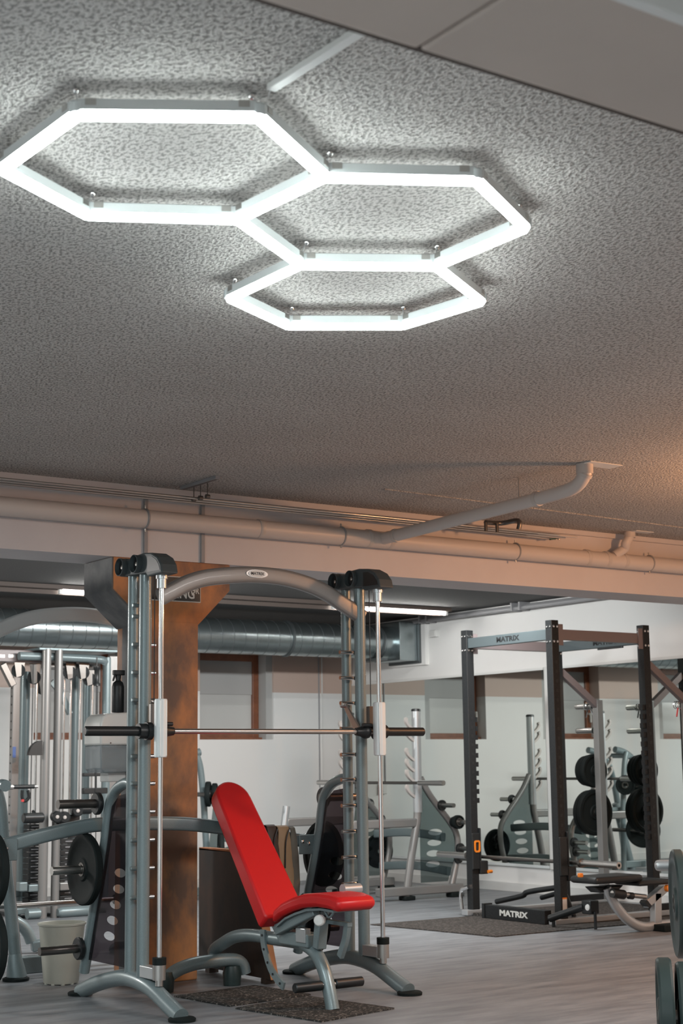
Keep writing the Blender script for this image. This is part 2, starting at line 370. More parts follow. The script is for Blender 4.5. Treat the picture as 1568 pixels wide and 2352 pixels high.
# window geometry in the back wall
ZS, ZT = 1.535, 2.47
WIN = [(8.32, 9.25), (6.42, 7.40), (4.4, 5.35)]
lw = MB(); uw = MB(); edges = [XL] + [v for ab in sorted(WIN) for v in ab] + [XM]
lw.box((XL, YW, 0), (XM, YW+0.5, ZS))
for a, b in zip(edges[0::2], edges[1::2]):
    lw.box((a, YW, ZS), (b, YW+0.5, 2.05)); uw.box((a, YW, 2.05), (b, YW+0.5, ZT))
uw.box((XL, YW, ZT), (XM, YW+0.5, ZR+0.05))
struct('wall_back', lw, MT['white']); struct('wall_back_upper', uw, MT['tan'])
for i, (a, b) in enumerate(WIN):
    r = MB(); d = 0.30
    r.box((a, YW+d, ZS), (b, YW+d+0.02, ZT))
    wo = struct('window_%d' % (i+1), r, MT['reveal'])
    f = MB(); t = 0.075; y0, y1 = YW+0.17, YW+0.25; c, e = a+0.0, b-0.085
    f.box((c, y0, ZS), (c+t, y1, ZT)); f.box((e-t, y0, ZS), (e, y1, ZT)); f.box((c+t, y0, ZT-t), (e-t, y1, ZT)); f.box((c+t, y0, ZS), (e-t, y1, ZS+t))
    fr = build('window_frame', f, MT['wood'], wo, bevel=0.005, smooth=False)
    build('window_sill', MB().box((c, YW+0.10, ZS-0.015), (e, y0, ZS+0.025)), MT['wood'], wo, bevel=0.004, smooth=False)
    build('window_pane', MB().box((c+t, y0+0.04, ZS+t), (e-t, y0+0.05, ZT-t)), MT['pane'], wo, smooth=False)
    build('roller_blind', MB().box((c+t, y0+0.025, 2.03), (e-t, y0+0.032, ZT-t)), MT['blind'], wo, smooth=False)
    build('window_reveal', MB().box((e, YW+0.02, ZS), (b-0.001, y1, ZT)), MT['reveal'], wo, smooth=False)
    h = MB(); h.cyl((c+0.035, y0-0.03, 1.86), (c+0.035, y0, 1.86), 0.014, 8); h.box((c+0.025, y0-0.045, 1.75), (c+0.045, y0-0.028, 1.87))
    build('window_handle', h, MT['label'], wo)
struct('baseboard_back', MB().box((XL, YW-0.018, 0), (XM, YW, 0.09)), MT['trimwhite'], 0.004)
struct('baseboard_right', MB().box((XM-0.018, YB+0.4, 0), (XM, YW-0.02, 0.09)), MT['trimwhite'], 0.004)
# cable duct strips on the back wall with switch box
for i, px_ in enumerate((731, 738)):
    X = onY(px_, 1650, YW).x; struct('trim_cable_%d' % (i+1), MB().box((X, YW-0.012, 1.0), (X+0.012, YW, ZR-0.05)), MT['trimwhite' if i else 'conduit'])
# mirrors
def mirror(y0, y1, label):
    t = thing('wall_mirror', label, 'mirror', (XM-0.01, (y0+y1)/2, 0.26))
    build('mirror_glass', MB().box((XM-0.014, y0, 0.27), (XM-0.002, y1, 2.145)), MT['mirror'], t, smooth=False)
    build('bottom_rail', MB().box((XM-0.024, y0, 0.245), (XM-0.001, y1, 0.272)), MT['aluminium'], t, bevel=0.003, smooth=False)
    build('top_rail', MB().box((XM-0.024, y0, 2.14), (XM-0.001, y1, 2.165)), MT['trimwhite'], t, bevel=0.003, smooth=False)
mirror(11.42, YW-0.01, 'frameless wall mirror behind the rack, from the corner to the white strip')
mirror(9.0, 11.24, 'frameless wall mirror right of the white strip, behind the storage posts')
struct('trim_mirror_strip', MB().box((XM-0.03, 11.27, 0.24), (XM, 11.40, 2.17)), MT['trimwhite'], 0.004)

# ------------------------------------------------------------------ column with capital
colm = build('trim_column', MB().box((4.382, YB, 0.0), (4.742, YB+0.388, 2.13)), MT['rust'], smooth=False, bevel=0.008); colm['kind'] = 'structure'
cap = MB(); y0, y1 = YB+0.001, YB+0.386
prof = [(4.16, ZB), (4.16, 2.305), (4.383, 2.11), (4.741, 2.11), (4.968, 2.335), (4.968, ZB)]
cap.prism([(x, y0, z) for x, z in prof], (0, y1-y0, 0))
build('capital', cap, MT['rust'], colm, smooth=False, bevel=0.006)
build('capital_side_shade', MB().prism([(4.161, y0+0.004, ZB-0.004), (4.152, y0+0.004, ZB-0.004), (4.152, y0+0.004, 2.300), (4.376, y0+0.004, 2.100), (4.386, y0+0.004, 2.108), (4.161, y0+0.004, 2.308)], (0, y1-y0-0.004, 0)), MT['dark'], colm, smooth=False)  # dark sheet standing for the shade on the capital's left face
build('shaft_side_shade', MB().box((4.374, YB+0.004, 0.02), (4.383, YB+0.30, 2.11)), MT['dark'], colm, smooth=False)  # dark sheet standing for the shade on the shaft's left face
# street sign on the column
s_ = thing('street_sign', 'black street sign with white border on the rusty column capital', 'sign', (4.56, YB-0.004, 2.29))
sz = onY(460, 1385, YB).z
build('sign_border', MB().box((4.30, YB-0.006, sz), (onY(460, 1385, YB).x, YB-0.001, sz+0.155)), MT['letter'], s_, bevel=0.002, smooth=False)
sx1 = onY(460, 1385, YB).x
build('sign_plate', MB().box((4.305, YB-0.009, sz+0.006), (sx1-0.006, YB-0.004, sz+0.149)), MT['sign'], s_, smooth=False)
p = onY(410, 1364, YB); text('street_name', 'LDING', 0.088, (p.x, YB-0.0105, p.z), (1, 0, 0), (0, 0, 1), MT['letter'], s_, 0.002, 0.0015, 0.82)
p = onY(447, 1360, YB); text('street_suffix', 'DR', 0.05, (p.x-0.004, YB-0.0105, p.z+0.004), (1, 0, 0), (0, 0, 1), MT['letter'], s_, 0.002, 0.001, 0.85)

# ------------------------------------------------------------------ hexagon lamp
ZH = 2.872
NODE = dict(a=(178,258), b=(592,263), c=(745,402), d=(545,500), e=(200,490), f=(5,385), g=(1092,410), h=(1205,520), i=(1000,608), j=(690,605), k=(527,682), l=(660,745), m=(925,745), n=(1105,690))
NODE = {k: onZ(x, y, ZH) for k, (x, y) in NODE.items()}
lamp = thing('hexagon_lamp', 'honeycomb ceiling lamp of three joined hexagons of bright white tubes', 'lamp', (2.5, 3.85, ZH))
for e2 in ('ab','bc','cd','de','ef','fa','cg','gh','hi','ij','jd','jk','kl','lm','mn','ni'):
    A, B = NODE[e2[0]], NODE[e2[1]]; dv = (B-A).normalized(); A2, B2 = A+dv*0.003, B-dv*0.003; n_ = Vector((-dv.y, dv.x, 0))
    seg = MB(); k = 10
    pr = [(0.018*math.cos(PI + PI*i/k), 0.022*math.sin(PI + PI*i/k)) for i in range(k+1)]
    ring = []
    for P_ in (A2, B2): ring += [P_ + n_*a + Vector((0, 0, b)) for a, b in pr]
    N_ = len(pr); fs = [(i, i+1, N_+i+1, N_+i) for i in range(N_-1)] + [(0, N_, 2*N_-1, N_-1), tuple(range(N_)), tuple(range(2*N_-1, N_-1, -1))]
    seg.add(ring, fs)
    tb = build('light_tube', seg, MT['hexlight'], lamp)
    hs = MB().sweep([A2+Vector((0,0,0.010)), B2+Vector((0,0,0.010))], [(-0.0185,-0.0095),(0.0185,-0.0095),(0.0185,0.018),(0.012,0.022),(-0.012,0.022),(-0.0185,0.018)], (dv.cross(Vector((0,0,1)))))
    build('tube_housing', hs, MT['aluminium'], tb, smooth=False)
    for P_, d2 in ((A+dv*0.02, dv), (B-dv*0.048, dv)):
        build('end_clip', MB().sweep([P_+Vector((0,0,0.010)), P_+d2*0.028+Vector((0,0,0.010))], [(-0.0200,0.002),(0.0200,0.002),(0.0200,0.019),(0.0125,0.0235),(-0.0125,0.0235),(-0.0200,0.019)], (dv.cross(Vector((0,0,1))))), MT['steel'], tb, smooth=False)
for k_, P_ in NODE.items():
    build('connector', MB().lathe(P_+Vector((0,0,-0.004)), (0,0,1), [(0,0),(0,0.018),(0.004,0.021),(0.026,0.021),(0.030,0.016),(0.030,0)], 12), MT['clear'], lamp)
for hk, nk in (((765,347),'c'),((1187,467),'h'),((218,442),'e'),((710,551),'j'),((1006,563),'i'),((675,705),'l'),((926,703),'m'),((545,640),'k'),((170,205),'a'),((570,222),'b')):
    P_ = NODE[nk]; H = onZ(*hk, ZC); H = P_ + (H-P_).normalized()*0 if False else Vector((P_.x*0.35+H.x*0.65, P_.y*0.35+H.y*0.65, ZC))
    wmb = MB().cyl(P_+Vector((0,0,0.02)), H, 0.0012, 5)
    wr = build('hanging_wire', wmb, MT['wire'], lamp)
    build('ceiling_hook', MB().lathe(H-Vector((0,0,0.014)), (0,0,1), [(0,0),(0,0.004),(0.006,0.009),(0.014,0.009)], 8), MT['chrome'], wr)
pw = thing('cable_trunking', 'white cable trunking on the ceiling leading to the hexagon lamp', 'trunking', (1.9, 2.8, ZC-0.02))
q0 = onZ(622, 203, ZC-0.01); q1 = onZ(835, 80, ZC-0.01)
build('trunking_channel', MB().bar((q0.x, q0.y, ZC-0.009), (q1.x, 2.04, ZC-0.009), 0.026, 0.018), MT['trimwhite'], pw, bevel=0.002, smooth=False)
build('power_wire', MB().cyl((q0.x, q0.y, ZC-0.01), NODE['b']+Vector((0.02, 0, 0.02)), 0.0018, 6), MT['label'], pw)

# ------------------------------------------------------------------ pipes under the ceiling
RP = 0.057; YP, ZP = YB-0.075, 2.732
def bx_(pxl, y): return onY(pxl, y, YP).x
mp_ = thing('drain_pipe', 'thick cream drain pipe running along the pale beam', 'pipe', (5.5, YP, ZP))
build('pipe', MB().cyl((XL+0.01, YP, ZP+0.004), (XM-0.02, YP, ZP-0.006), RP, 24), MT['pvc'], mp_)
def collar(pxl, y, ln, r, name, mt, parent):
    x = bx_(pxl, y); return build(name, MB().lathe((x-ln/2, YP, ZP), (1,0,0), [(0,RP-0.004),(0,r-0.002),(0.003,r),(ln-0.003,r),(ln,r-0.002),(ln,RP-0.004)], 24), mt, parent)
for pxl, y in ((595,1213),(845,1228),(893,1233),(1345,1277),(1390,1280),(1430,1283)): collar(pxl, y, 0.035, RP+0.004, 'pipe_joint', MT['pvc2'], mp_)
for pxl, y in ((333,1190),(783,1225),(1183,1262),(1490,1290)):
    c = collar(pxl, y, 0.012, RP+0.006, 'pipe_clamp', MT['conduit'], mp_); x = bx_(pxl, y)
    build('clamp_bolt', MB().cyl((x,YP,ZP-RP-0.022),(x,YP,ZP-RP+0.002),0.006,8), MT['steel'], c)
    build('clamp_bolt', MB().cyl((x,YP,ZP+RP-0.002),(x,YP,ZP+RP+0.025),0.006,8), MT['steel'], c)
bt = thing('branch_pipe', 'cream branch pipe with an elbow up into the ceiling', 'pipe', (6.1, 7.3, ZP))
xb_ = bx_(872, 1225); P1 = onZ(1340, 1065, ZC)
e0 = Vector((xb_, YP-RP*0.6, ZP)); e1 = Vector((P1.x-0.02, P1.y+0.30, ZP+0.06))
path = smooth_path([e0, e0.lerp(e1, 0.5), e1, (P1.x, P1.y+0.08, ZP+0.085), (P1.x+0.005, P1.y, ZP+0.15), (P1.x+0.005, P1.y, ZC)], 6)
build('pipe', MB().tube(path, 0.040, 20), MT['pvc'], bt)
dd = (e1-e0).normalized()
for t in (0.08, 0.94): 
    q = e0.lerp(e1, t); build('pipe_joint', MB().lathe(q, dd, [(0,0.038),(0,0.046),(0.03,0.046),(0.03,0.038)], 20), MT['pvc2'], bt)
build('pipe_joint', MB().lathe((P1.x+0.005,P1.y,ZC-0.06), (0,0,1), [(0,0.038),(0,0.049),(0.058,0.049)], 20), MT['pvc2'], bt)
build('pipe_joint', MB().lathe(path[-8], (path[-7]-path[-8]).normalized(), [(0,0.038),(0,0.046),(0.02,0.046),(0.02,0.038)], 20), MT['pvc2'], bt)
q = e0.lerp(e1, 0.85); build('hanger_rod', MB().cyl(q+Vector((0,0,0.03)), (q.x, q.y, ZC), 0.005, 8), MT['steel'], bt)
build('ceiling_plate', MB().box((P1.x-0.03, P1.y-0.09, ZC-0.006), (P1.x+0.22, P1.y+0.02, ZC-0.001)), MT['label'], bt, smooth=False)
b2 = thing('branch_pipe', 'short cream branch pipe at the right end of the drain pipe', 'pipe', (7.9, YP, ZP))
P2 = onZ(1442, 1222, ZC); xe = bx_(1405, 1262)
path = smooth_path([(xe, YP-0.02, ZP+0.03), (xe+0.08, YP-0.05, ZP+0.085), (P2.x-0.03, min(P2.y, YP-0.07), ZP+0.12), (P2.x, min(P2.y, YP-0.09), ZC-0.03), (P2.x, min(P2.y, YP-0.09), ZC)], 5)
build('pipe', MB().tube(path, 0.034, 18), MT['pvc'], b2)
build('pipe_joint', MB().lathe((P2.x, min(P2.y, YP-0.09), ZC-0.045), (0,0,1), [(0,0.032),(0,0.042),(0.044,0.042)], 18), MT['pvc2'], b2)
build('ceiling_plate', MB().box((P2.x-0.02, min(P2.y, YP-0.09)-0.09, ZC-0.006), (P2.x+0.16, min(P2.y, YP-0.09)-0.02, ZC-0.001)), MT['label'], b2, smooth=False)
# three thin metal water pipes
for i, (l0, l1) in enumerate((((0,1090),(1290,1238)), ((0,1096),(1262,1240)), ((0,1101),(1238,1243)))):
    z = 2.845; A = onZ(*l0, z); B = onZ(*l1, z); yy = (A.y*0.3+onZ(480, 1142+i*4.5, z).y*0.7)
    w_ = thing('water_pipe', ('nearest', 'middle', 'farthest')[i] + ' of the three thin shiny water pipes below the ceiling', 'pipe', ((A.x+B.x)/2, yy, z), 'thin water pipes')
    build('pipe', MB().cyl((XL+0.02, yy, z), (B.x, B.y*0.5+yy*0.5, z), 0.0075, 10), MT['steel'], w_)
    build('pipe_sleeve', MB().cyl((B.x-0.35, B.y*0.5+yy*0.5, z), (B.x+0.02, B.y*0.5+yy*0.5, z), 0.0095, 10), MT['pvc2'], w_)
    xx = onZ(478-i*22, 1140+i*5, z).x
    build('pipe_clip', MB().cyl((xx-0.012, yy, z), (xx+0.012, yy, z), 0.014, 10).cyl((xx, yy, z+0.01), (xx, yy, ZC-0.01), 0.003, 6), MT['darksteel'], w_)
hg = onZ(500, 1092, ZC); hh = onZ(440, 1112, ZC)
r_ = thing('hanger_rail', 'small grey hanger rail on the ceiling above the water pipes', 'rail', (hg.x, (hg.y+hh.y)/2, ZC-0.02))
build('rail', MB().bar((hg.x, hg.y, ZC-0.011), (hg.x, hh.y+0.1, ZC-0.011), 0.03, 0.02), MT['conduit'], r_, smooth=False)
build('rail_slot', MB().bar((hg.x, hg.y+0.02, ZC-0.0215), (hg.x, hh.y+0.08, ZC-0.0215), 0.012, 0.002), MT['darksteel'], r_, smooth=False)
vl = thing('pipe_valve', 'dark valve and elbow joining the water pipes near the right', 'valve', onZ(1155, 1200, 2.87))
va, vb, vc = onZ(1115, 1200, 2.87), onZ(1150, 1202, 2.88), onZ(1190, 1196, 2.885)
build('valve_body', MB().tube(smooth_path([va, vb, vc, vc-Vector((0,0.0,0.06))], 4), 0.017, 10), MT['darksteel'], vl)
for o_ in (0, 0.1): build('valve_stem', MB().cyl(va+Vector((o_,0,0)), va+Vector((o_,0,-0.06)), 0.012, 8), MT['darksteel'], vl)
for i, (px_, py_) in enumerate(((1245, 1250), (1283, 1240))):
    P_ = onZ(px_, py_, 2.83)
    hv = thing('shutoff_valve', ('left' if i == 0 else 'right')+' green shut-off handle at the end of the water pipes', 'valve', P_)
    build('handle', MB().bar(P_+Vector((-0.07,0.02,0.0)), P_+Vector((0.05,-0.01,0.025)), 0.016, 0.01), mat('dark_green_handle', (0.03,0.10,0.07), 0.4), hv, bevel=0.003)
    build('stem', MB().cyl(P_, P_+Vector((0,0,0.03)), 0.008, 8), MT['steel'], hv)
for i, pxl in enumerate((333, 464)):
    x = onY(pxl, 1240, YB).x
    struct('trim_conduit_%d' % (i+1), MB().box((x-0.013, YB-0.014, ZB), (x+0.013, YB, ZC-0.04)), MT['conduit'], 0.003)

# ------------------------------------------------------------------ rear area: duct, tube lamps
dt = thing('ventilation_duct', 'round galvanised spiral duct below the rear ceiling with a square end box', 'duct', (7.5, 13.6, 2.37))
dy, dz, dr = 13.6, 2.548, 0.176
build('duct_pipe', MB().cyl((2.2, dy, dz), (10.02, dy, dz), dr, 40), MT['galv'], dt)
sm = MB(); x = 2.3
while x < 9.9:
    n = 28; pts = [(x+0.135*k/n*0.5, dy+math.cos(2*PI*k/n)*(dr+0.0), dz+math.sin(2*PI*k/n)*(dr+0.0)) for k in range(n+1)]
    sm.tube(pts, 0.0035, 5, caps=False); x += 0.135
stuff(build('spiral_seam', sm, MT['galvdark'], dt))
for xx in (onY(655, 1465, 13.6).x, 9.86):
    build('duct_ring', MB().lathe((xx-0.012, dy, dz), (1,0,0), [(0,dr-0.01),(0,dr+0.014),(0.024,dr+0.014),(0.024,dr-0.01)], 40), MT['galvdark'], dt)
build('end_box', MB().box((10.02, 13.36, 2.345), (10.25, 13.84, 2.765)), MT['galv'], dt, bevel=0.006, smooth=False)
build('box_flange', MB().box((10.25, 13.32, 2.32), (10.275, 13.88, 2.79)), MT['galvdark'], dt, smooth=False)
build('wall_collar', MB().box((10.275, 13.25, 2.30), (XM, 13.9, 2.80)), MT['white'], dt, smooth=False)
build('saddle', MB().box((9.80, 13.45, 2.345), (9.92, 13.80, 2.372)), MT['galvdark'], dt, smooth=False)
YT, ZT_ = 12.45, 2.762
trunk = thing('lamp_trunking', 'long brown lamp trunking across the rear ceiling', 'trunking', (7.0, YT, 2.78))
build('trunking_body', MB().box((3.0, YT-0.05, 2.782), (onY(1030, 1400, YT).x, YT+0.07, 2.818)), MT['brown'], trunk, smooth=False)
build('side_board', MB().box((3.0, YT+0.055, 2.745), (onY(1030, 1400, YT).x, YT+0.075, 2.783)), MT['brown'], trunk, smooth=False)
for i, (xa, xb, lb) in enumerate(((onY(762, 1397, YT).x, onY(1026, 1411, YT).x, 'white tube lamp on the rear ceiling right of the rusty column'), (onY(135, 1359, YT).x, onY(135, 1359, YT).x+1.45, 'white tube lamp on the rear ceiling left of the rusty column'))):
    tl = thing('tube_lamp', lb, 'lamp', ((xa+xb)/2, YT, ZT_))
    build('light_tube', MB().cyl((xa+0.03, YT, ZT_), (xb-0.03, YT, ZT_), 0.012, 12), MT['tubelight'], tl)
    for x_ in (xa, xb-0.03): build('end_cap', MB().box((x_, YT-0.018, ZT_-0.018), (x_+0.03, YT+0.018, 2.783)), MT['label'], tl, smooth=False)
cd = thing('wall_conduit', 'grey conduit pair running along the top of the mirror wall', 'conduit', (XM-0.06, 11.8, 2.74))
for k, (dx, dz2) in enumerate(((0.05, 0.02), (0.10, 0.055))):
    build('conduit_pipe', MB().cyl((XM-dx, 9.0, 2.795-dz2*0.6), (XM-dx, YW-0.15, 2.795-dz2*0.6), 0.022, 10), MT['conduit'], cd)
for yy in (11.6, 13.1): build('bracket', MB().box((XM-0.14, yy, 2.735), (XM-0.001, yy+0.02, 2.82)).box((XM-0.14, yy+0.12, 2.735), (XM-0.001, yy+0.14, 2.82)), MT['conduit'], cd, smooth=False)
bxm = thing('junction_box', 'small pale junction box on the wall beside the duct end', 'box', (XM-0.03, 13.12, 2.6))
build('box_body', MB().box((XM-0.05, 13.06, 2.585), (XM, 13.17, 2.66)), MT['label'], bxm, bevel=0.006, smooth=False)
build('box_lid', MB().box((XM-0.056, 13.07, 2.595), (XM-0.05, 13.16, 2.65)), MT['label'], bxm, bevel=0.002, smooth=False)
so = onY(742, 1815, YW)
skt = thing('wall_socket', 'white socket box on the back wall under the cable', 'socket', (so.x, YW-0.03, so.z))
build('socket_body', MB().cbox((so.x, YW-0.025, so.z), (0.09, 0.05, 0.12)), MT['label'], skt, bevel=0.008, smooth=False)
build('socket_face', MB().lathe((so.x, YW-0.053, so.z), (0,1,0), [(0,0),(0,0.03),(0.004,0.032)], 16), MT['trimwhite'], skt)
# ------------------------------------------------------------------ discs
def plate(name, label, c, axis, r, th, material, group=None, hole=0.026, cat='weight plate', rings=True):
    t = thing(name, label, cat, c, group); a = V3(axis).normalized(); c = V3(c)
    if rings:
        pr = [(-th/2, hole), (-th/2, r*0.30), (-th*0.30, r*0.34), (-th*0.30, r*0.78), (-th/2, r*0.84), (-th/2, r*0.965), (-th*0.34, r), (th*0.34, r), (th/2, r*0.965), (th/2, r*0.84), (th*0.30, r*0.78), (th*0.30, r*0.34), (th/2, r*0.30), (th/2, hole), (-th/2, hole)]
    else:
        pr = [(-th/2, hole), (-th/2, r*0.95), (-th*0.3, r), (th*0.3, r), (th/2, r*0.95), (th/2, hole), (-th/2, hole)]
    build('disc', MB().lathe(c, a, pr, 40), material, t)
    build('hub_ring', MB().lathe(c, a, [(-th/2-0.002, hole), (-th/2-0.002, hole+0.012), (th/2+0.002, hole+0.012), (th/2+0.002, hole), (-th/2-0.002, hole)], 20), MT['darksteel'], t)
    return t

# ------------------------------------------------------------------ the Smith machine in front
XA, XBF = 3.92, 5.34
YR1, YR2, YRD, YBAR = 7.655, 7.513, 7.33, 7.405
smith = thing('smith_machine', 'large silver grey smith machine with arched top beam around the red bench', 'exercise machine', (4.63, 7.6, 0))
BASE = [onX(x, y, XA) for x, y in ((186,2294),(223,2259),(274,2246),(309,2250),(348,2270),(389,2310),(415,2340))]
BASE = [(p.y, max(p.z, 0.02)) for p in BASE]
INC = [(7.655, 1.165), (7.72, 1.168), (7.83, 1.135), (7.905, 1.065), (7.935, 0.98)] + [(onX(x, y, XA).y, onX(x, y, XA).z) for x, y in ((243,1925),(232,2000),(215,2100),(202,2180),(193,2232))]
PEGZ = [onX(318, y, XA).z for y in (1481,1545,1608,1672,1737,1800,1865,1930,1995,2062)]
HZ = (onX(240,1845,XA), onX(226,1995,XA), onX(198,2177,XA))
def smith_frame(X, s, side):
    b = MB().tube(smooth_path([(X, y, z) for y, z in BASE], 5), 0.043, 18)
    ba = build('base_arch', b, MT['grey'], smith)
    for (y, z) in (BASE[0], BASE[-1]):
        dyy = -0.012 if z == BASE[-1][1] and y < 7.5 else 0.012
        build('rubber_foot', MB().lathe((X, y+dyy, 0.0), (0,0,1), [(0,0),(0,0.068),(0.014,0.07),(0.02,0.062),(0.02,0)], 24), MT['rubber'], ba)
    for yy, r in ((YR1, 0.030), (YR2, 0.0335)):
        u = build('upright', MB().cyl((X, yy, 0.17), (X, yy, 2.30), r, 24), MT['grey'], smith)
    build('inclined_tube', MB().tube(smooth_path([(X, y, z) for y, z in INC], 5), 0.030, 18), MT['grey'], smith)
    # smoked side panel with oval holes between the inclined tube and the upright
    outer = [(7.68, 0.20), (8.15, 0.20), (8.09, 0.45), (8.005, 0.70), (7.945, 0.92), (7.90, 1.03), (7.80, 1.10), (7.68, 1.115)]
    ov = []
    for px_, py_ in ((276,2005),(272.5,2042),(265,2078),(258,2114),(251,2150),(246,2213)):
        q = onX(px_, py_, XA); ov.append(oval(q.y, q.z, 0.072, 0.024, 18))
    flat_with_holes('side_panel', outer, ov[:5], 0.006, lambda u, v, w_: (X + s*0.0 + w_, u, v), MT['smoke'], smith)
    # plate horns
    for k, h in enumerate(HZ):
        yy = h.y; zz = h.z
        hb = build('plate_horn', MB().cyl((X-s*0.02, yy, zz), (X-s*0.28, yy, zz), 0.0235 if k else 0.025, 16), MT['darksteel'] if k != 1 else MT['steel'], smith)
        build('horn_collar', MB().lathe((X-s*0.03, yy, zz), (-s,0,0), [(0,0),(0,0.055),(0.006,0.062),(0.024,0.062),(0.03,0.055),(0.03,0)], 24), MT['black'], hb)
    # pulley housing: hooded body with two cup ends
    pr = [(7.735, 2.292), (7.74, 2.335), (7.72, 2.375), (7.677, 2.388), (7.63, 2.375), (7.60, 2.372), (7.55, 2.388), (7.45, 2.392), (7.36, 2.382), (7.29, 2.352), (7.25, 2.31), (7.236, 2.262), (7.40, 2.258), (7.42, 2.278)]
    hs = build('pulley_housing', MB().prism([(X-0.05, y, z) for y, z in pr], (0.10, 0, 0)), MT['housing'], smith, bevel=0.008, smooth=False)
    for yy, zz in ((7.677, 2.337), (7.505, 2.336)):
        cp = build('pulley_cup', MB().lathe((X-0.052, yy, zz), (-1,0,0), [(-0.01,0.048),(0.028,0.050),(0.030,0.046),(0.004,0.043),(0.004,0.0)], 26), MT['housing'], hs)
        build('axle_bolt', MB().lathe((X-0.058, yy, zz), (-1,0,0), [(0,0.011),(0.006,0.010),(0.009,0)], 10), MT['steel'], hs)
        build('pulley_face', MB().lathe((X-0.0575, yy, zz), (-1,0,0), [(0,0.042),(0.001,0)], 26), MT['black'], hs)
    hood = [(7.40, 2.282), (7.40, 2.365), (7.35, 2.362), (7.30, 2.338), (7.268, 2.305), (7.256, 2.278)]
    build('hood_recess', MB().prism([(X-0.0515, y, z) for y, z in hood], (0.103, 0, 0)), MT['black'], hs, smooth=False)
    # guide rod with collars
    rd = build('guide_rod', MB().cyl((X, YRD, 0.15), (X, YRD, 2.27), 0.013, 16), MT['chrome'], smith)
    build('rod_cap', MB().lathe((X, YRD, 2.19), (0,0,1), [(0,0.013),(0,0.026),(0.05,0.026),(0.05,0.032),(0.075,0.032),(0.075,0.013)], 18), MT['silver'], rd)
    build('rod_collar', MB().lathe((X, YRD, 0.145), (0,0,1), [(0,0.02),(0.03,0.02),(0.03,0.034),(0.105,0.034),(0.105,0.012)], 20), MT['steel'], rd)
    build('rubber_bumper', MB().lathe((X, YRD, 0.25), (0,0,1), [(0,0.012),(0,0.036),(0.036,0.036),(0.036,0.012)], 20), MT['rubber'], rd)
    build('rod_bracket', MB().box((X-0.03, YRD+0.02, 0.175), (X+0.03, YR2-0.02, 0.235)), MT['silver'], smith, bevel=0.004, smooth=False)
    # pegs
    for z in PEGZ:
        pg = build('bar_peg', MB().cyl((X+s*0.005, 7.583, z), (X+s*0.098, 7.583, z), 0.0115, 12), MT['chrome'], smith)
        build('peg_nut', MB().lathe((X-s*0.008, 7.583, z), (-s,0,0), [(0,0.012),(0.03,0.012),(0.034,0.008),(0.034,0)], 10), MT['grey'], pg)
    for z in (2.06, 2.12): build('frame_bolt', MB().lathe((X-s*0.008, 7.583, z), (-s,0,0), [(0,0.012),(0.03,0.012),(0.034,0.008),(0.034,0)], 10), MT['grey'], smith)
    # counterweight cable
    build('cable', MB().cyl((X+0.012, 7.43, 1.58), (X+0.012, 7.43, 2.27), 0.003, 6), MT['black'], smith)
smith_frame(XA, 1, 'left'); smith_frame(XBF, -1, 'right')
pts = [onY(x, y, 7.52) for x, y in ((366,1373),(398,1356),(430,1340),(465,1329),(500,1324),(540,1321),(575,1320),(612,1322),(650,1327),(690,1337),(725,1350),(757,1367),(784,1386),(815,1406),(832,1418))]
ba = build('top_beam', MB().sweep(smooth_path([(p.x, 7.52, p.z) for p in pts], 3), round_rect(0.05, 0.094, 0.02), (0,1,0)), MT['warmgrey'], smith)
bp = onY(590, 1318, 7.493)
bd = build('oval_badge', MB().prism([(bp.x+0.058*math.cos(2*PI*k/28), 7.492, bp.z+0.023*math.sin(2*PI*k/28)) for k in range(28)], (0,-0.004,0)), MT['silver'], ba, smooth=False)
build('badge_ring', MB().prism([(bp.x+0.072*math.cos(2*PI*k/28), 7.494, bp.z+0.0235*math.sin(2*PI*k/28)) for k in range(28)], (0,-0.003,0)), MT['steel'], ba, smooth=False)
build('badge_face', MB().prism([(bp.x+0.052*math.cos(2*PI*k/28), 7.4895, bp.z+0.0205*math.sin(2*PI*k/28)) for k in range(28)], (0,-0.002,0)), MT['label'], ba, smooth=False)
text('badge_lettering', 'MATRIX', 0.023, (bp.x, 7.4868, bp.z), (1,0,0), (0,0,1), MT['letterdark'], ba, 0.001, 0.0004, 1.05)
# rear brace, bowed upwards, with bolted flange ends
arc = [onY(x, y, 8.03) for x, y in ((8,1944),(60,1929),(116,1915),(165,1904),(214,1895),(295,1891),(375,1891),(433,1893),(491,1899),(540,1905),(592,1913),(640,1922),(700,1932))]
rb = build('rear_brace', MB().sweep(smooth_path([(p.x, 8.03, p.z) for p in arc], 3), round_rect(0.06, 0.078, 0.018), (0,1,0)), MT['grey'], smith)
for p, d in ((arc[-1], 1), (arc[0], -1)):
    fl = build('flange_plate', MB().box((p.x-0.065, 7.992, p.z-0.075), (p.x+0.065, 8.0, p.z+0.04)), MT['grey'], rb, bevel=0.006, smooth=False)
    bo = MB()
    for a, b in ((-0.045, 0), (0.0, -0.012)):
        bo.lathe((p.x+a, 7.992, p.z+b), (0,-1,0), [(0,0.011),(0.008,0.010),(0.012,0)], 8)
        bo.lathe((p.x+a, 8.03, p.z+0.036+b*0.3), (0,0,1), [(0,0.011),(0.010,0.010),(0.014,0)], 8)
    stuff(build('flange_bolts', bo, MT['chrome'], rb))
build('brace_post', MB().tube(smooth_path([(3.20, y, z) for y, z in INC], 4), 0.030, 14), MT['grey'], smith)
for y, z in (BASE[0],): build('rubber_foot', MB().lathe((3.20, y, 0.0), (0,0,1), [(0,0),(0,0.068),(0.10,0.05),(0.10,0)], 16), MT['rubber'], smith)
for z in (0.72, 0.33): build('plate_horn', MB().cyl((3.19, 8.02, z), (3.33, 8.02, z), 0.0235, 12), MT['darksteel'], smith)
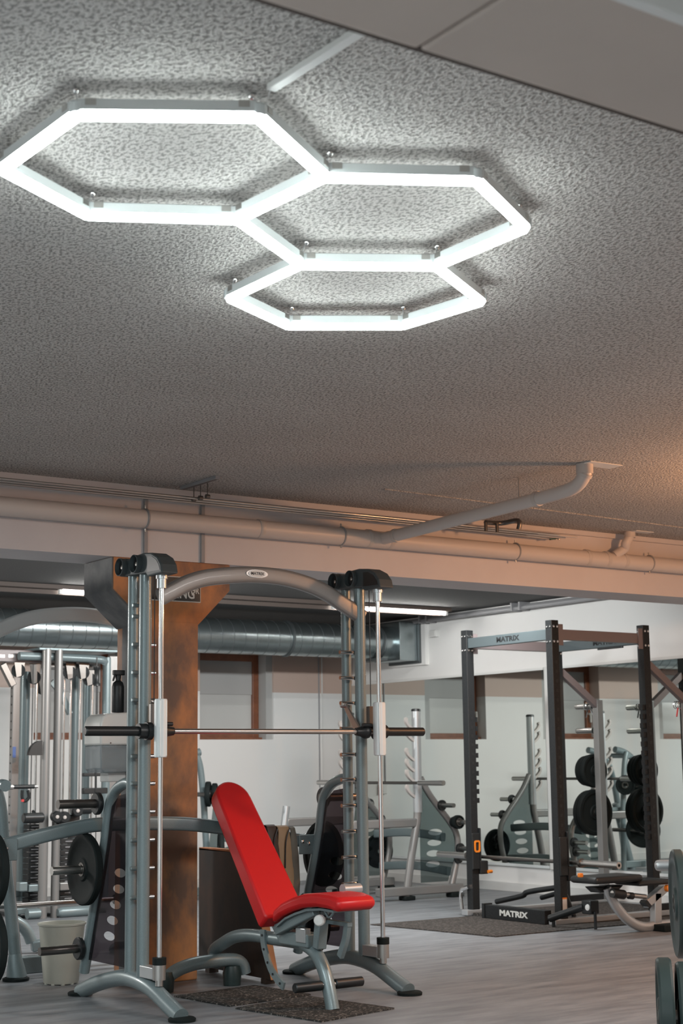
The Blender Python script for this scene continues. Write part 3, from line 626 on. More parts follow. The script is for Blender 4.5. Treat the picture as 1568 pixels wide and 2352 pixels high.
# the guided bar
ZBAR = 1.438
sb = thing('smith_bar', 'straight bar with long black sleeves held across the smith machine', 'barbell', (4.6, YBAR, ZBAR))
build('bar_shaft', MB().cyl((3.84, YBAR, ZBAR), (5.45, YBAR, ZBAR), 0.0145, 16), MT['steel'], sb)
for X, s in ((XA, 1), (XBF, -1)):
    a0 = 3.52 if s == 1 else 5.715; a1 = X-s*0.085
    sl = build('sleeve', MB().lathe((a0, YBAR, ZBAR), (s,0,0), [(0,0),(0,0.020),(0.006,0.0255),(abs(a1-a0),0.0255),(abs(a1-a0),0)], 20), MT['black'], sb)
    build('sleeve_collar', MB().lathe((a1-s*0.01, YBAR, ZBAR), (s,0,0), [(0,0.025),(0,0.040),(0.045,0.040),(0.045,0.047),(0.075,0.047),(0.075,0.014)], 22), MT['black'], sb)
    cr = build('slide_carriage', MB().box((X-0.024, YRD-0.03, 1.305), (X+0.024, YRD+0.032, 1.60)).cyl((X, YRD, 1.30), (X, YRD, 1.605), 0.033, 18), MT['aluminium'], sb, bevel=0.004)
    build('bar_bearing', MB().lathe((X+s*0.03, YBAR, ZBAR), (s,0,0), [(0,0.014),(0,0.038),(0.02,0.042),(0.035,0.036),(0.05,0.028),(0.085,0.022),(0.085,0.014)], 20), MT['black'], sb)
    hk = build('lock_hook', MB().prism([(X+s*0.062, 7.60, 1.60), (X+s*0.062, 7.565, 1.605), (X+s*0.062, 7.40, 1.43), (X+s*0.062, 7.425, 1.41), (X+s*0.062, 7.50, 1.47)], (s*0.012, 0, 0)), MT['steel'], sb, bevel=0.003, smooth=False)
    build('hook_bolt', MB().lathe((X+s*0.06, 7.583, 1.60), (s,0,0), [(0,0.02),(0.03,0.02),(0.036,0.012),(0.036,0)], 14), MT['steel'], sb)
    build('counterweight_lug', MB().box((X-0.012, 7.415, 1.46), (X+0.03, 7.445, 1.585)), MT['darksteel'], sb, bevel=0.004, smooth=False)
    build('spring_knob', MB().cyl((X+s*0.03, 7.37, 1.475), (X+s*0.09, 7.37, 1.475), 0.011, 10), MT['black'], sb)
# plates on the horns
plate('weight_plate', 'black plate on the left middle horn of the smith machine', (XA-0.084, HZ[1].y, HZ[1].z-0.0), (1,0,0), 0.195, 0.042, MT['rubber'])
for k, (h, r, lb) in enumerate(((HZ[1], 0.195, 'upper black plate on the right side of the smith machine behind the red seat'), (HZ[2], 0.185, 'lower black plate on the right side of the smith machine below the red seat'))):
    plate('weight_plate', lb, (XBF+0.07, h.y-0.02, h.z+(0.02 if k == 0 else 0.04)), (1,0,0), r, 0.05, MT['rubber'])
for k, (z, r) in enumerate(((0.72, 0.2), (0.33, 0.2))):
    plate('weight_plate', ('upper' if k == 0 else 'lower')+' black plate cut off by the left picture edge', (3.285, 8.02, z), (1,0,0), r, 0.04, MT['rubber'])
# belts hanging over the brace
def strap(name, label, x0, x1, ztop, zbot, material, wob, cat='belt', y=8.03, front=True):
    t = thing(name, label, cat, ((x0+x1)/2, y, zbot)); rows = []
    prof = [(y-0.055, zbot), (y-0.052, zbot+(ztop-zbot)*0.3), (y-0.05, zbot+(ztop-zbot)*0.65), (y-0.046, ztop-0.03), (y-0.03, ztop), (y, ztop+0.008), (y+0.03, ztop), (y+0.046, ztop-0.03), (y+0.05, zbot+(ztop-zbot)*0.5), (y+0.052, zbot+0.1)]
    for i, (yy, zz) in enumerate(prof):
        o = wob*math.sin(i*1.4)*(0.4 if 3 <= i <= 7 else 1); wd = 0.012 if i in (1, 2) else 0
        rows.append([(x0+o-wd+(x1-x0+2*wd)*k/3, yy+0.006*math.sin(k*1.7+i), zz) for k in range(4)])
    build('belt_strap', MB().grid_sheet(rows, 0.006), material, t); return t
p = onY(640, 1895, 8.0)
b1 = strap('lifting_belt', 'dark brown leather belt hanging over the rear brace beside the red backrest', 4.985, 5.05, p.z-0.005, 0.50, MT['leather'], 0.006)
b2_ = strap('lifting_belt', 'tan leather belt hanging over the rear brace right of the dark one', 5.062, 5.14, p.z-0.012, 0.46, MT['tanleather'], 0.008)
b3 = strap('lifting_belt', 'narrow grey brown belt hanging behind the tan belt', 5.15, 5.185, p.z-0.02, 0.42, MT['greystrap'], 0.005)
for t in (b1, b2_):
    l = t.location
    build('belt_cord', MB().tube(smooth_path([(l.x+0.03, 7.97, p.z-0.02), (l.x+0.0, 7.965, p.z-0.1), (l.x-0.005, 7.965, 0.65)], 4), 0.004, 6), MT['black'], t)

# ------------------------------------------------------------------ red adjustable bench
BX = 4.70
bench = thing('adjustable_bench', 'adjustable bench with red padded backrest and red seat inside the smith machine', 'bench', (BX, 7.4, 0))
def pad_frame(): pass
ax_u = Vector((0.010, 0.572, 0.638)).normalized(); ax_x = Vector((1,0,0)); ax_n = Vector((0, -ax_u.z, ax_u.y))
P0 = Vector((4.685, 7.31, 0.447))
wd0, wd1, Lp, thk = 0.134, 0.108, 0.965, 0.095
out = []
out += [(-wd0*0.95, 0.0), (wd0*0.95, 0.0), (wd0, 0.02), (wd1+0.002, Lp-0.12)]
for k in range(9):
    a = math.radians(90*k/8); out.append(((wd1)*math.cos(a) if k else wd1, Lp-0.11+0.11*math.sin(a)))
for k in range(7, -1, -1):
    a = math.radians(90*k/8); out.append((-wd1*math.cos(a), Lp-0.11+0.11*math.sin(a)))
out += [(-wd1-0.002, Lp-0.12), (-wd0, 0.02)]
seen = []; 
for q in out:
    if not seen or (abs(q[0]-seen[-1][0])+abs(q[1]-seen[-1][1])) > 0.004: seen.append(q)
bk = build('backrest', MB().prism([P0 + ax_x*a + ax_u*b for a, b in seen], -ax_n*thk), MT['red'], bench, bevel=0.013)
build('back_plate', MB().prism([P0 + ax_x*a*0.86 + ax_u*(b*0.95+0.02) - ax_n*(thk-0.001) for a, b in seen], -ax_n*0.018), MT['grey'], bench, bevel=0.004, smooth=False)
build('back_lever', MB().bar(P0+ax_u*0.34-ax_n*0.125, P0-ax_u*0.09-ax_n*0.10, 0.05, 0.05, (1,0,0)), MT['grey'], bench, bevel=0.006)
# seat
sy = [(7.285, 0.485), (7.20, 0.530), (7.10, 0.562), (6.99, 0.588), (6.86, 0.600), (6.74, 0.597), (6.665, 0.585)]
rows_t = [(y, z) for y, z in sy]; rows_b = [(y+0.012, z-0.072) for y, z in sy]
poly = rows_t + [(6.640, 0.55)] + rows_b[::-1]
build('seat', MB().prism([(4.572, y, z) for y, z in poly], (0.235, 0, 0)), MT['red'], bench, bevel=0.024)
build('seat_plate', MB().prism([(4.60, y, z-0.078) for y, z in sy[:-1]] + [(4.60, y, z-0.09) for y, z in sy[:-1]][::-1], (0.18, 0, 0)), MT['grey'], bench, smooth=False)
build('seat_lever', MB().bar((BX-0.06, 7.33, 0.375), (BX-0.06, 6.96, 0.505), 0.06, 0.045, (1,0,0)), MT['grey'], bench, bevel=0.006)
fr = [onX(x, y, BX) for x, y in ((490,2186),(515,2165),(542,2151),(580,2148),(630,2156),(690,2166),(722,2186),(742,2222),(755,2270),(764,2322))]
fr = [(BX, 8.06, 0.128)] + [(BX, p.y, p.z) for p in fr]
fr[-1] = (BX, fr[-1][1], 0.002)
build('main_tube', MB().tube(smooth_path(fr, 4), 0.036, 18), MT['grey'], bench)
rc = [(4.33, 8.05, 0.055), (4.40, 8.05, 0.105), (4.50, 8.05, 0.135), (4.62, 8.05, 0.145), (4.78, 8.05, 0.142), (4.845, 8.05, 0.115), (4.865, 8.05, 0.06)]
build('rear_foot_bar', MB().tube(smooth_path(rc, 4), 0.038, 16), MT['grey'], bench)
for xx in (4.30, 4.74):
    build('rubber_foot', MB().lathe((xx+0.04, 8.05, 0), (0,0,1), [(0,0),(0,0.05),(0.07,0.055),(0.11,0.045),(0.11,0)], 20), MT['rubbergreen'], bench)
q = onX(752, 2262, BX)
fb = build('foot_bar', MB().cyl((4.50, q.y, q.z+0.003), (4.915, q.y, q.z-0.003), 0.016, 12), MT['steel'], bench)
for a, b in ((4.495, 4.66), (4.745, 4.92)): build('foam_grip', MB().lathe((a, q.y, q.z), (1,0,0), [(0,0),(0,0.021),(0.004,0.0255),(b-a-0.004,0.0255),(b-a,0.021),(b-a,0)], 18), MT['black'], fb)
# ladder arc (perforated adjustment strip) and mechanism
arcp = [onX(x, y, 4.66) for x, y in ((604,2135),(605,2165),(612,2195),(622,2225),(636,2248),(652,2266))]
build('adjustment_arc', MB().sweep(smooth_path([(4.66, p.y, max(p.z, 0.035)) for p in arcp], 4), [(-0.006,-0.022),(0.006,-0.022),(0.006,0.022),(-0.006,0.022)], (1,0,0)), MT['grey'], bench)
sp = smooth_path([(4.652, p.y, max(p.z, 0.035)) for p in arcp], 2)
ho = MB()
for p in sp[1::2]: ho.lathe(p, (-1,0,0), [(0,0.007),(0.002,0.007),(0.002,0)], 8)
stuff(build('arc_holes', ho, MT['black'], bench))
arc2 = [(BX+0.03, 6.80, 0.455), (BX+0.03, 6.80, 0.44), (BX+0.03, 6.82, 0.36), (BX+0.03, 6.87, 0.27)]
build('seat_arc', MB().bar((BX+0.03, 6.98, 0.44), (BX+0.03, 6.78, 0.437), 0.02, 0.03, (1,0,0)).sweep(smooth_path(arc2[1:], 4), [(-0.012,-0.018),(0.012,-0.018),(0.012,0.018),(-0.012,0.018)], (1,0,0)), MT['grey'], bench)
build('seat_post', MB().bar((BX, 6.985, 0.50), (BX, 7.02, 0.30), 0.05, 0.06, (1,0,0)), MT['grey'], bench, bevel=0.006)
build('pivot_bracket', MB().box((BX-0.05, 7.06, 0.30), (BX+0.05, 7.34, 0.372)), MT['grey'], bench, bevel=0.008, smooth=False)
build('pivot_block', MB().box((BX-0.058, 7.07, 0.325), (BX-0.02, 7.16, 0.40)), MT['silver'], bench, bevel=0.004, smooth=False)
kn = build('pop_pin', MB().cyl((BX-0.05, 6.87, 0.475), (BX-0.17, 6.78, 0.470), 0.014, 12), MT['black'], bench)
build('pin_knob', MB().lathe((BX-0.135, 6.80, 0.470), (-0.8,-0.6,0), [(0,0.016),(0.01,0.028),(0.035,0.028),(0.042,0.022),(0.044,0)], 18), MT['label'], kn)
build('seat_handle', MB().tube(smooth_path([(BX-0.08, 6.86, 0.525), (BX-0.09, 6.80, 0.48), (BX-0.09, 6.76, 0.50), (BX-0.09, 6.74, 0.53)], 4), 0.006, 8), MT['grey'], bench)
build('frame_sticker', MB().cyl((BX-0.037, 7.15, 0.312), (BX-0.037, 7.11, 0.312), 0.0, 4).box((BX-0.0378, 7.10, 0.298), (BX-0.036, 7.155, 0.328)), MT['label'], bench, smooth=False)
build('front_roller', MB().cyl((BX+0.09, 6.93, 0.60), (BX+0.20, 6.93, 0.60), 0.03, 14), MT['silver'], bench)

# ------------------------------------------------------------------ floor mats
def floor_mat_obj(label, a, b, c, material=None, cat='floor mat'):
    """a left corner, b near corner, c right corner on the floor"""
    a, b, c = [Vector((p.x, p.y, 0)) for p in (a, b, c)]; d = a + (c-b)
    n = 26; ring = []
    for p, q in ((a, b), (b, c), (c, d), (d, a)):
        for k in range(n): ring.append(p.lerp(q, k/n) + Vector((random.uniform(-1,1), random.uniform(-1,1), 0))*0.0022)
    mb = MB().prism([v + Vector((0,0,0.0005)) for v in ring], (0,0,0.0075))
    o = build('floor_mat', mb, material or MT['mat'], smooth=False); return tag(o, label, cat)
A = onZ(540,2318,0); B = onZ(738,2349,0); C_ = onZ(905,2318,0)
floor_mat_obj('speckled black rubber mat under the front foot of the red bench', A, B, C_)
A = onZ(400,2290,0); B = onZ(527,2313,0); C_ = onZ(714,2286,0)
floor_mat_obj('speckled black rubber mat under the rear of the red bench', A, B, C_)
A = onZ(850,2125,0); B = onZ(1139,2153,0); C_ = Vector((B.x+2.2, B.y-0.02, 0))
floor_mat_obj('wide grey brown speckled mat under the black rack', A, B, C_, MT['matbrown'])

# ------------------------------------------------------------------ leaning panel beside the column
pn = thing('leaning_panel', 'dark rusty panel standing beside the column behind the red bench', 'panel', (4.97, 8.3, 0))
tp = [(8.74, 0.03), (7.90, 0.03), (8.06, 0.50), (8.16, 0.72), (8.28, 0.735), (8.74, 0.745)]
build('panel_board', MB().prism([(4.95, y, z) for y, z in tp], (0.05, 0, 0)), MT['rustdark'], pn, smooth=False)
build('lit_edge_band', MB().prism([(4.948, 7.898, 0.03), (4.948, 7.893, 0.03), (4.948, 8.053, 0.505), (4.948, 8.158, 0.722), (4.948, 8.162, 0.718), (4.948, 8.06, 0.50)], (0.054, 0, 0)), MT['litedge'], pn, smooth=False)  # orange band standing for warm light on the sloped edge
for y_ in (7.95, 8.6): build('panel_foot', MB().box((4.945, y_, 0.0), (5.01, y_+0.05, 0.03)), MT['rustdark'], pn, smooth=False)
build('lit_top_band', MB().box((4.95, 8.28, 0.735), (5.0, 8.74, 0.75)), MT['litedge'], pn, smooth=False)  # orange band standing for warm light along the top edge

# ------------------------------------------------------------------ dispenser and bottle on the column
ds = thing('towel_dispenser', 'white towel dispenser with smoky lower tank on the column side', 'dispenser', (4.27, 8.58, 1.20))
Xo, Yo0, Yo1 = 4.125, 8.46, 8.69
zt, zb = onY(208,1640,8.58).z, onY(208,1775,8.58).z; zm = onY(250,1712,8.58).z
prf = [(4.372, zm), (Xo, zm), (Xo-0.002, zt-0.06), (Xo+0.012, zt-0.022), (Xo+0.045, zt), (4.372, zt+0.012)]
build('dispenser_cover', MB().prism([(x, Yo0, z) for x, z in prf], (0, Yo1-Yo0, 0)), MT['dispenser'], ds, bevel=0.012)
build('tank', MB().prism([(x, Yo0+0.006, z) for x, z in ((4.372, zm-0.001), (Xo+0.004, zm-0.001), (Xo+0.006, zb+0.02), (Xo+0.03, zb), (4.372, zb))], (0, Yo1-Yo0-0.012, 0)), MT['tank'], ds, bevel=0.008)
build('refill_bottle', MB().box((4.15, 8.50, zb+0.02), (4.34, 8.65, zm-0.02)), MT['dispenser'], ds, bevel=0.02)
build('outlet', MB().box((4.205, 8.52, zb-0.055), (4.325, 8.63, zb+0.002)), MT['label'], ds, bevel=0.006)
build('lock_dot', MB().cyl((4.19, 8.458, zm+0.012), (4.19, 8.461, zm+0.012), 0.005, 8), MT['darksteel'], ds)
sbm = thing('spray_bottle', 'black spray bottle standing on the white dispenser', 'bottle', (4.295, 8.58, zt+0.012))
z0 = zt+0.010; z1 = onY(268, 1540, 8.58).z
build('bottle_body', MB().lathe((4.295, 8.58, z0), (0,0,1), [(0,0),(0,0.034),(0.006,0.037),(0.155,0.037),(0.18,0.03),(0.192,0.016),(0.205,0.014),(0.205,0)], 22), MT['black'], sbm)
build('pump_head', MB().lathe((4.295, 8.58, z0+0.20), (0,0,1), [(0,0.016),(0.022,0.018),(0.03,0.014),(0.038,0)], 14).box((4.262, 8.566, z0+0.225), (4.335, 8.594, z1+0.002)), MT['black'], sbm, bevel=0.004)
build('trigger', MB().bar((4.272, 8.58, z0+0.225), (4.262, 8.58, z0+0.19), 0.008, 0.012, (0,1,0)), MT['black'], sbm)

# ------------------------------------------------------------------ waste bin
bn = onZ(155, 2262, 0)
wb = thing('waste_bin', 'cream plastic waste bin on the floor left of the smith machine', 'bin', (bn.x, bn.y+0.1, 0))
c = Vector((bn.x, bn.y+0.09, 0)); hb = 0.345
build('bin_body', MB().lathe(c, (0,0,1), [(0.004,0),(0.004,0.098),(0.012,0.104),(0.15,0.117),(hb-0.02,0.134),(hb,0.139),(hb,0.134),(hb-0.02,0.129),(0.15,0.112),(0.02,0.099),(0.02,0)], 36), MT['bin'], wb)
build('bin_rim', MB().lathe(c, (0,0,1), [(hb-0.012,0.137),(hb-0.008,0.143),(hb+0.002,0.143),(hb+0.004,0.138),(hb,0.134)], 36), MT['bin'], wb)
ft = MB()
for k in range(10):
    a = 2*PI*k/10; ft.lathe(c+Vector((0.093*math.cos(a), 0.093*math.sin(a), 0)), (0,0,1), [(0,0),(0,0.012),(0.008,0.012),(0.008,0)], 8)
stuff(build('bin_feet', ft, MT['bin'], wb))
def tubes(mb, paths, r, n=12):
    for p in paths: mb.tube(smooth_path(p, 4) if len(p) > 2 else p, r, n)
    return mb
# ------------------------------------------------------------------ second smith machine behind the column
s2 = thing('smith_machine', 'second smith machine behind the rusty column, its pale arched beam showing at left', 'exercise machine', (4.2, 9.25, 0))
Y2 = 9.22
arcp = [onY(x, y, Y2) for x, y in ((-60,1480),(-30,1460),(0,1446),(40,1429),(80,1418),(120,1413),(163,1411),(205,1413),(250,1420),(300,1436),(345,1458),(385,1482))]
build('top_beam', MB().sweep(smooth_path([(p.x, Y2, p.z) for p in arcp], 3), round_rect(0.05, 0.094, 0.02), (0,1,0)), MT['litgrey'], s2)
xl, xr = arcp[0].x, arcp[-1].x
for xx in (xl, xr):
    build('upright', MB().cyl((xx, Y2+0.02, 0.17), (xx, Y2+0.02, 2.30), 0.0335, 16), MT['grey'], s2)
    build('upright', MB().cyl((xx, Y2+0.16, 0.17), (xx, Y2+0.16, 2.30), 0.030, 16), MT['grey'], s2)
    build('base_arch', MB().tube(smooth_path([(xx, y+1.71, z) for y, z in BASE], 4), 0.043, 14), MT['grey'], s2)
    build('guide_rod', MB().cyl((xx, Y2-0.14, 0.2), (xx, Y2-0.14, 2.3), 0.013, 10), MT['chrome'], s2)
    build('pulley_housing', MB().box((xx-0.05, Y2-0.2, 2.29), (xx+0.05, Y2+0.22, 2.38)), MT['housing'], s2, bevel=0.03)
zb2 = onY(130, 2075, 9.1).z
bb = thing('barbell', 'bare shiny bar low behind the smith machine at the left', 'barbell', (4.0, 9.1, zb2))
build('bar_shaft', MB().cyl((xl+0.03, Y2-0.10, zb2), (onY(262,2070,9.12).x, Y2-0.10, zb2), 0.016, 14), MT['steel'], bb)
build('bar_end', MB().cyl((onY(262,2070,9.12).x, Y2-0.10, zb2), (onY(275,2070,9.12).x, Y2-0.10, zb2), 0.03, 14), MT['black'], bb)
# ------------------------------------------------------------------ leaning storage frame at the left edge
lf = thing('storage_frame', 'grey leaning tube frame with round foot at the left picture edge', 'rack', (3.9, 9.05, 0))
lp = [onY(x, y, 9.05) for x, y in ((-12,1800),(2,1850),(8,1920),(15,2010),(24,2100),(34,2200),(40,2246))]
build('leaning_tube', MB().tube(smooth_path([(p.x, 9.05, max(p.z, 0.01)) for p in lp], 4), 0.034, 16), MT['grey'], lf)
build('edge_strip', MB().tube(smooth_path([(p.x+0.034, 9.04, max(p.z, 0.12)) for p in lp[2:-1]], 4), 0.008, 8), MT['silver'], lf)  # added silver strip standing for the white-lit edge of the tube
build('rubber_foot', MB().lathe((lp[-1].x-0.01, 9.05, 0), (0,0,1), [(0,0),(0,0.078),(0.016,0.08),(0.024,0.06),(0.024,0)], 22), MT['rubber'], lf)
build('ankle', MB().lathe((lp[-1].x-0.005, 9.05, 0.02), (-0.12,0,1), [(0,0.062),(0.05,0.055),(0.14,0.036)], 18), MT['grey'], lf)
A = onZ(40, 2243, 0); B = onZ(118, 2236, 0)
build('base_beam', MB().box((A.x+0.06, 9.30, 0.0), (B.x+0.25, 9.40, 0.10)), MT['grey'], lf, bevel=0.006, smooth=False)
cp = [onY(x, y, 10.3) for x, y in ((20,2110),(45,2122),(62,2140),(72,2163))]
build('rear_leg', MB().tube(smooth_path([(p.x, 10.3, max(p.z, 0.03)) for p in cp], 4), 0.04, 14), MT['grey'], lf)
e = cp[-1]
build('leg_link', MB().bar((e.x, 10.3, 0.045), (e.x+0.08, 10.28, 0.055), 0.07, 0.09, (0,1,0)), MT['grey'], lf, bevel=0.01)
build('end_cap', MB().lathe((e.x+0.09, 10.27, 0.065), (0.85,-0.5,0), [(0,0),(0,0.055),(0.01,0.062),(0.04,0.062),(0.05,0.05),(0.05,0)], 18), MT['rubber'], lf)

# ------------------------------------------------------------------ cable station at the back left
YC = 12.6
cs = thing('cable_station', 'silver multi-cable station with weight stacks at the back left', 'exercise machine', (5.9, 12.9, 0))
ztop = onY(130, 1492, YC).z
def cpost(pxl, r, y, z0, z1, material, name='upright', n=14):
    x = onY(pxl, 1750, y).x; return build(name, MB().cyl((x, y, z0), (x, y, z1), r, n), material, cs)
for pxl in (103, 131): cpost(pxl, 0.040 if pxl < 110 else 0.036, YC, 0.0, ztop, MT['warmgrey'])
xh = onY(33, 1700, 12.9).x
hp = build('holed_upright', MB().box((xh-0.035, 12.87, 0.08), (xh+0.035, 12.93, onY(33,1545,12.9).z)), MT['warmgrey'], cs, bevel=0.006, smooth=False)
hol = MB()
for k in range(22): hol.box((xh-0.0365, 12.885, 0.5+k*0.072), (xh-0.034, 12.905, 0.515+k*0.072))
stuff(build('adjust_holes', hol, MT['black'], hp, smooth=False))
build('blue_label', MB().box((onY(29,1727,12.87).x, 12.866, onY(30,1740,12.87).z), (onY(36,1727,12.87).x, 12.870, onY(30,1715,12.87).z)), MT['blue'], hp, smooth=False)
for pxl, r, y, z1, mt in ((54,0.045,13.0,2.1,'grey'),(82,0.010,12.8,2.15,'chrome'),(145,0.010,12.9,2.15,'chrome'),(160,0.011,12.9,2.15,'chrome'),(170,0.033,13.1,2.15,'grey'),(182,0.009,12.9,2.1,'chrome'),(197,0.036,13.2,2.15,'grey'),(210,0.010,12.9,2.15,'chrome'),(243,0.040,12.9,2.24,'grey')):
    cpost(pxl, r, y, 0.12, z1, MT[mt], 'guide_rod' if r < 0.02 else 'upright')
xf = onY(256, 1700, 12.9).x
build('flat_upright', MB().box((xf-0.04, 12.87, 0.1), (xf+0.045, 12.93, ztop-0.02)), MT['warmgrey'], cs, bevel=0.008, smooth=False)
for pxl in (72, 222): cpost(pxl, 0.004, 12.75, 0.6, 2.15, MT['black'], 'cable', 6)
xa, xb = onY(87, 1490, YC).x, onY(263, 1490, YC).x
build('top_plate', MB().box((xa, YC-0.03, ztop-0.01), (xb+0.02, YC+0.32, ztop+0.012)), MT['grey'], cs, bevel=0.005, smooth=False)
z1 = onY(200, 1513, YC).z; z2 = onY(200, 1528, YC).z
build('top_tube', MB().tube(smooth_path([(onY(50,1510,YC).x, 12.66, z1+0.01), (onY(150,1510,YC).x, 12.66, z1+0.01), (onY(238,1510,YC).x, 12.66, z1), (onY(247,1510,YC).x, 12.68, z1-0.03)], 4), 0.036, 14), MT['grey'], cs)
build('lower_top_tube', MB().cyl((onY(140,1525,YC).x, 12.85, z2), (onY(245,1525,YC).x, 12.85, z2), 0.03, 12), MT['warmgrey'], cs)
am = build('cross_arm', MB().box((4.4, 12.72, onY(50,1521,12.72).z), (onY(98,1510,12.72).x, 12.80, onY(50,1493,12.72).z)), MT['rackpurple'], cs, bevel=0.006, smooth=False)
for px_ in (3, 27):
    p = onY(px_, 1507, 12.72); build('arm_slot', MB().box((p.x-0.03, 12.716, p.z-0.012), (p.x+0.03, 12.721, p.z+0.012)), MT['chrome'], am, smooth=False)
build('diagonal_brace', MB().bar(onY(5,1525,12.8), onY(30,1575,12.8), 0.06, 0.05, (0,1,0)), MT['darksteel'], cs, bevel=0.005)
for px_, py_, y in ((42,1540,12.75),(190,1545,12.75),(160,1545,12.80),(78,1556,12.8),(98,1580,12.8),(205,1560,12.85)):
    p = onY(px_, py_, y)
    pp = build('pulley', MB().lathe(p, (0.5,1,0), [(0,0),(0,0.06),(0.012,0.055),(0.024,0.06),(0.024,0)], 20), MT['black'], cs)
    build('pulley_bracket', MB().prism([(p.x-0.05, p.y-0.012, p.z+0.12), (p.x+0.06, p.y-0.012, p.z+0.12), (p.x+0.045, p.y-0.012, p.z-0.04), (p.x-0.02, p.y-0.012, p.z-0.06)], (0.004, 0.006, 0)), MT['darksteel'], pp, smooth=False)
for (xA_, yA_), (xB_, yB_), w_ in (((140,1590),(160,1640),0.05),((118,1565),(138,1590),0.05)):
    build('gusset_arm', MB().bar(onY(xA_,yA_,12.95), onY(xB_,yB_,12.95), w_, 0.03, (0,1,0)), MT['grey'], cs)
for pxa, pxb, ya, yb in ((58, 89, 1878, 2022), (131, 172, 1872, 2042)):
    y = 12.78; a = onY(pxa, yb, y); b = onY(pxb, ya, y); n = 15; h = (b.z-0.12)/n
    for k in range(n): 
        build('stack_plate', MB().box((a.x, y-0.06, 0.12+k*h), (b.x, y+0.06, 0.12+k*h+h*0.86)), MT['black'], cs, bevel=0.003, smooth=False)
    lb = MB()
    for k in range(n): lb.box(((a.x+b.x)/2-0.035, y-0.0625, 0.12+k*h+h*0.36), ((a.x+b.x)/2+0.03, y-0.0605, 0.12+k*h+h*0.52))
    stuff(build('stack_numbers', lb, MT['conduit'], cs, smooth=False))
for x0, x1, y0, y1, yy, mt in ((20,90,2030,2062,12.95,'grey'),(45,64,2026,2048,12.6,'grey'),(66,95,2031,2049,12.6,'grey'),(138,170,2026,2046,12.65,'warmgrey'),(30,66,2085,2112,12.75,'grey')):
    a, b = onY(x0, y1, yy), onY(x1, y0, yy); build('base_beam', MB().box((a.x, yy, max(a.z, 0.01)), (b.x, yy+0.08, b.z)), MT[mt], cs, bevel=0.008, smooth=False)
a, b = onY(132, 2096, 12.55), onY(215, 2094, 12.55)
build('foot_roller', MB().lathe(a, (1,0,0), [(0,0),(0,0.03),(0.03,0.045),(b.x-a.x-0.03,0.045),(b.x-a.x,0.03),(b.x-a.x,0)], 16), MT['grey'], cs)
build('foot_roller', MB().cyl((onY(62,2095,12.6).x, 12.6, a.z), (onY(90,2095,12.6).x, 12.6, a.z), 0.045, 14), MT['grey'], cs)
build('base_skid', MB().box((onY(25,2100,12.9).x, 12.70, 0.0), (xb, 13.2, 0.035)), MT['black'], cs, bevel=0.006, smooth=False)
for px_, y0, y1 in ((76,1889,1868),(187,1868,1850)):
    p = onY(px_, (y0+y1)/2, 12.5); k_ = build('roller_pad', MB().lathe((p.x-0.09, 12.5, p.z), (1,0,0), [(0,0),(0,0.035),(0.008,0.042),(0.172,0.042),(0.18,0.035),(0.18,0)], 18), MT['black'], cs)
    build('roller_arm', MB().cyl((p.x+0.05, 12.5, p.z), (p.x+0.05, 12.62, p.z+0.05), 0.014, 10), MT['black'], k_)
for px_, py_ in ((130,1876),(147,1877),(177,1862)):
    p = onY(px_, py_, 12.45); k_ = build('roller_pad', MB().lathe(p, (-0.3,-1,0), [(-0.05,0),(-0.05,0.05),(0.04,0.05),(0.05,0.04),(0.05,0)], 20), MT['black'], cs)
    build('roller_cap', MB().lathe(p+Vector((-0.0145,-0.048,0)), (-0.3,-1,0), [(0,0.016),(0.005,0.014),(0.008,0)], 12), MT['pvc2'], k_)
p = onY(150, 1880, 12.5); build('thigh_support', MB().box((p.x-0.06, 12.5, p.z-0.05), (p.x+0.14, 12.56, p.z+0.03)), MT['black'], cs, bevel=0.01)
p = onY(80, 1735, 12.55)
build('shield', MB().prism([(p.x+0.08*math.cos(a)-0.0 if False else p.x+0.055-0.12*math.cos(a), 12.52, p.z+0.125*math.sin(a)) for a in [math.radians(90*k/10) for k in range(11)]] + [(p.x+0.055, 12.52, p.z)], (0,0.05,0)), MT['black'], cs, smooth=False)
hz_ = onY(55, 1807, 12.4)
hh_ = thing('pull_bar', 'short black pull bar with hanging strap at the back left', 'pull bar', hz_)
xl_, xr_ = onY(22,1807,12.4).x, onY(86,1807,12.4).x
build('handle_bar', MB().cyl((xl_+0.02, 12.4, hz_.z), (xr_-0.03, 12.4, hz_.z), 0.018, 12), MT['black'], hh_)
build('bar_end', MB().cyl((xl_-0.01, 12.4, hz_.z), (xl_+0.03, 12.4, hz_.z), 0.022, 12), MT['steel'], hh_)
build('bar_end', MB().cyl((xr_-0.035, 12.4, hz_.z), (xr_, 12.4, hz_.z), 0.014, 12), MT['steel'], hh_)
sA, sB = onY(51,1815,12.4), onY(64,1815,12.4); lo = onY(57,1840,12.4)
build('strap', MB().tube(smooth_path([sA, (sA.x, 12.4, lo.z+0.03), (lo.x, 12.4, lo.z), (sB.x+0.01, 12.4, lo.z+0.03), sB], 5), 0.014, 8), MT['black'], hh_)
build('red_tab', MB().cbox((sA.x+0.0, 12.39, lo.z+0.005), (0.02, 0.02, 0.02)), MT['redplastic'], hh_)
p = onY(222, 1552, 12.5)
ch = thing('cable_stopper', 'black rubber stopper on a cable near the top of the cable station', 'stopper', p)
build('stopper', MB().lathe((p.x, 12.5, p.z-0.09), (0,0,1), [(0,0.006),(0,0.03),(0.02,0.03),(0.03,0.022),(0.14,0.022),(0.15,0.03),(0.17,0.03),(0.17,0.006)], 14), MT['black'], ch)
build('cable', MB().cyl((p.x, 12.5, 1.0), (p.x, 12.5, p.z-0.08), 0.006, 6).cyl((p.x, 12.5, p.z+0.07), (p.x, 12.5, ztop-0.06), 0.006, 6), MT['black'], ch)
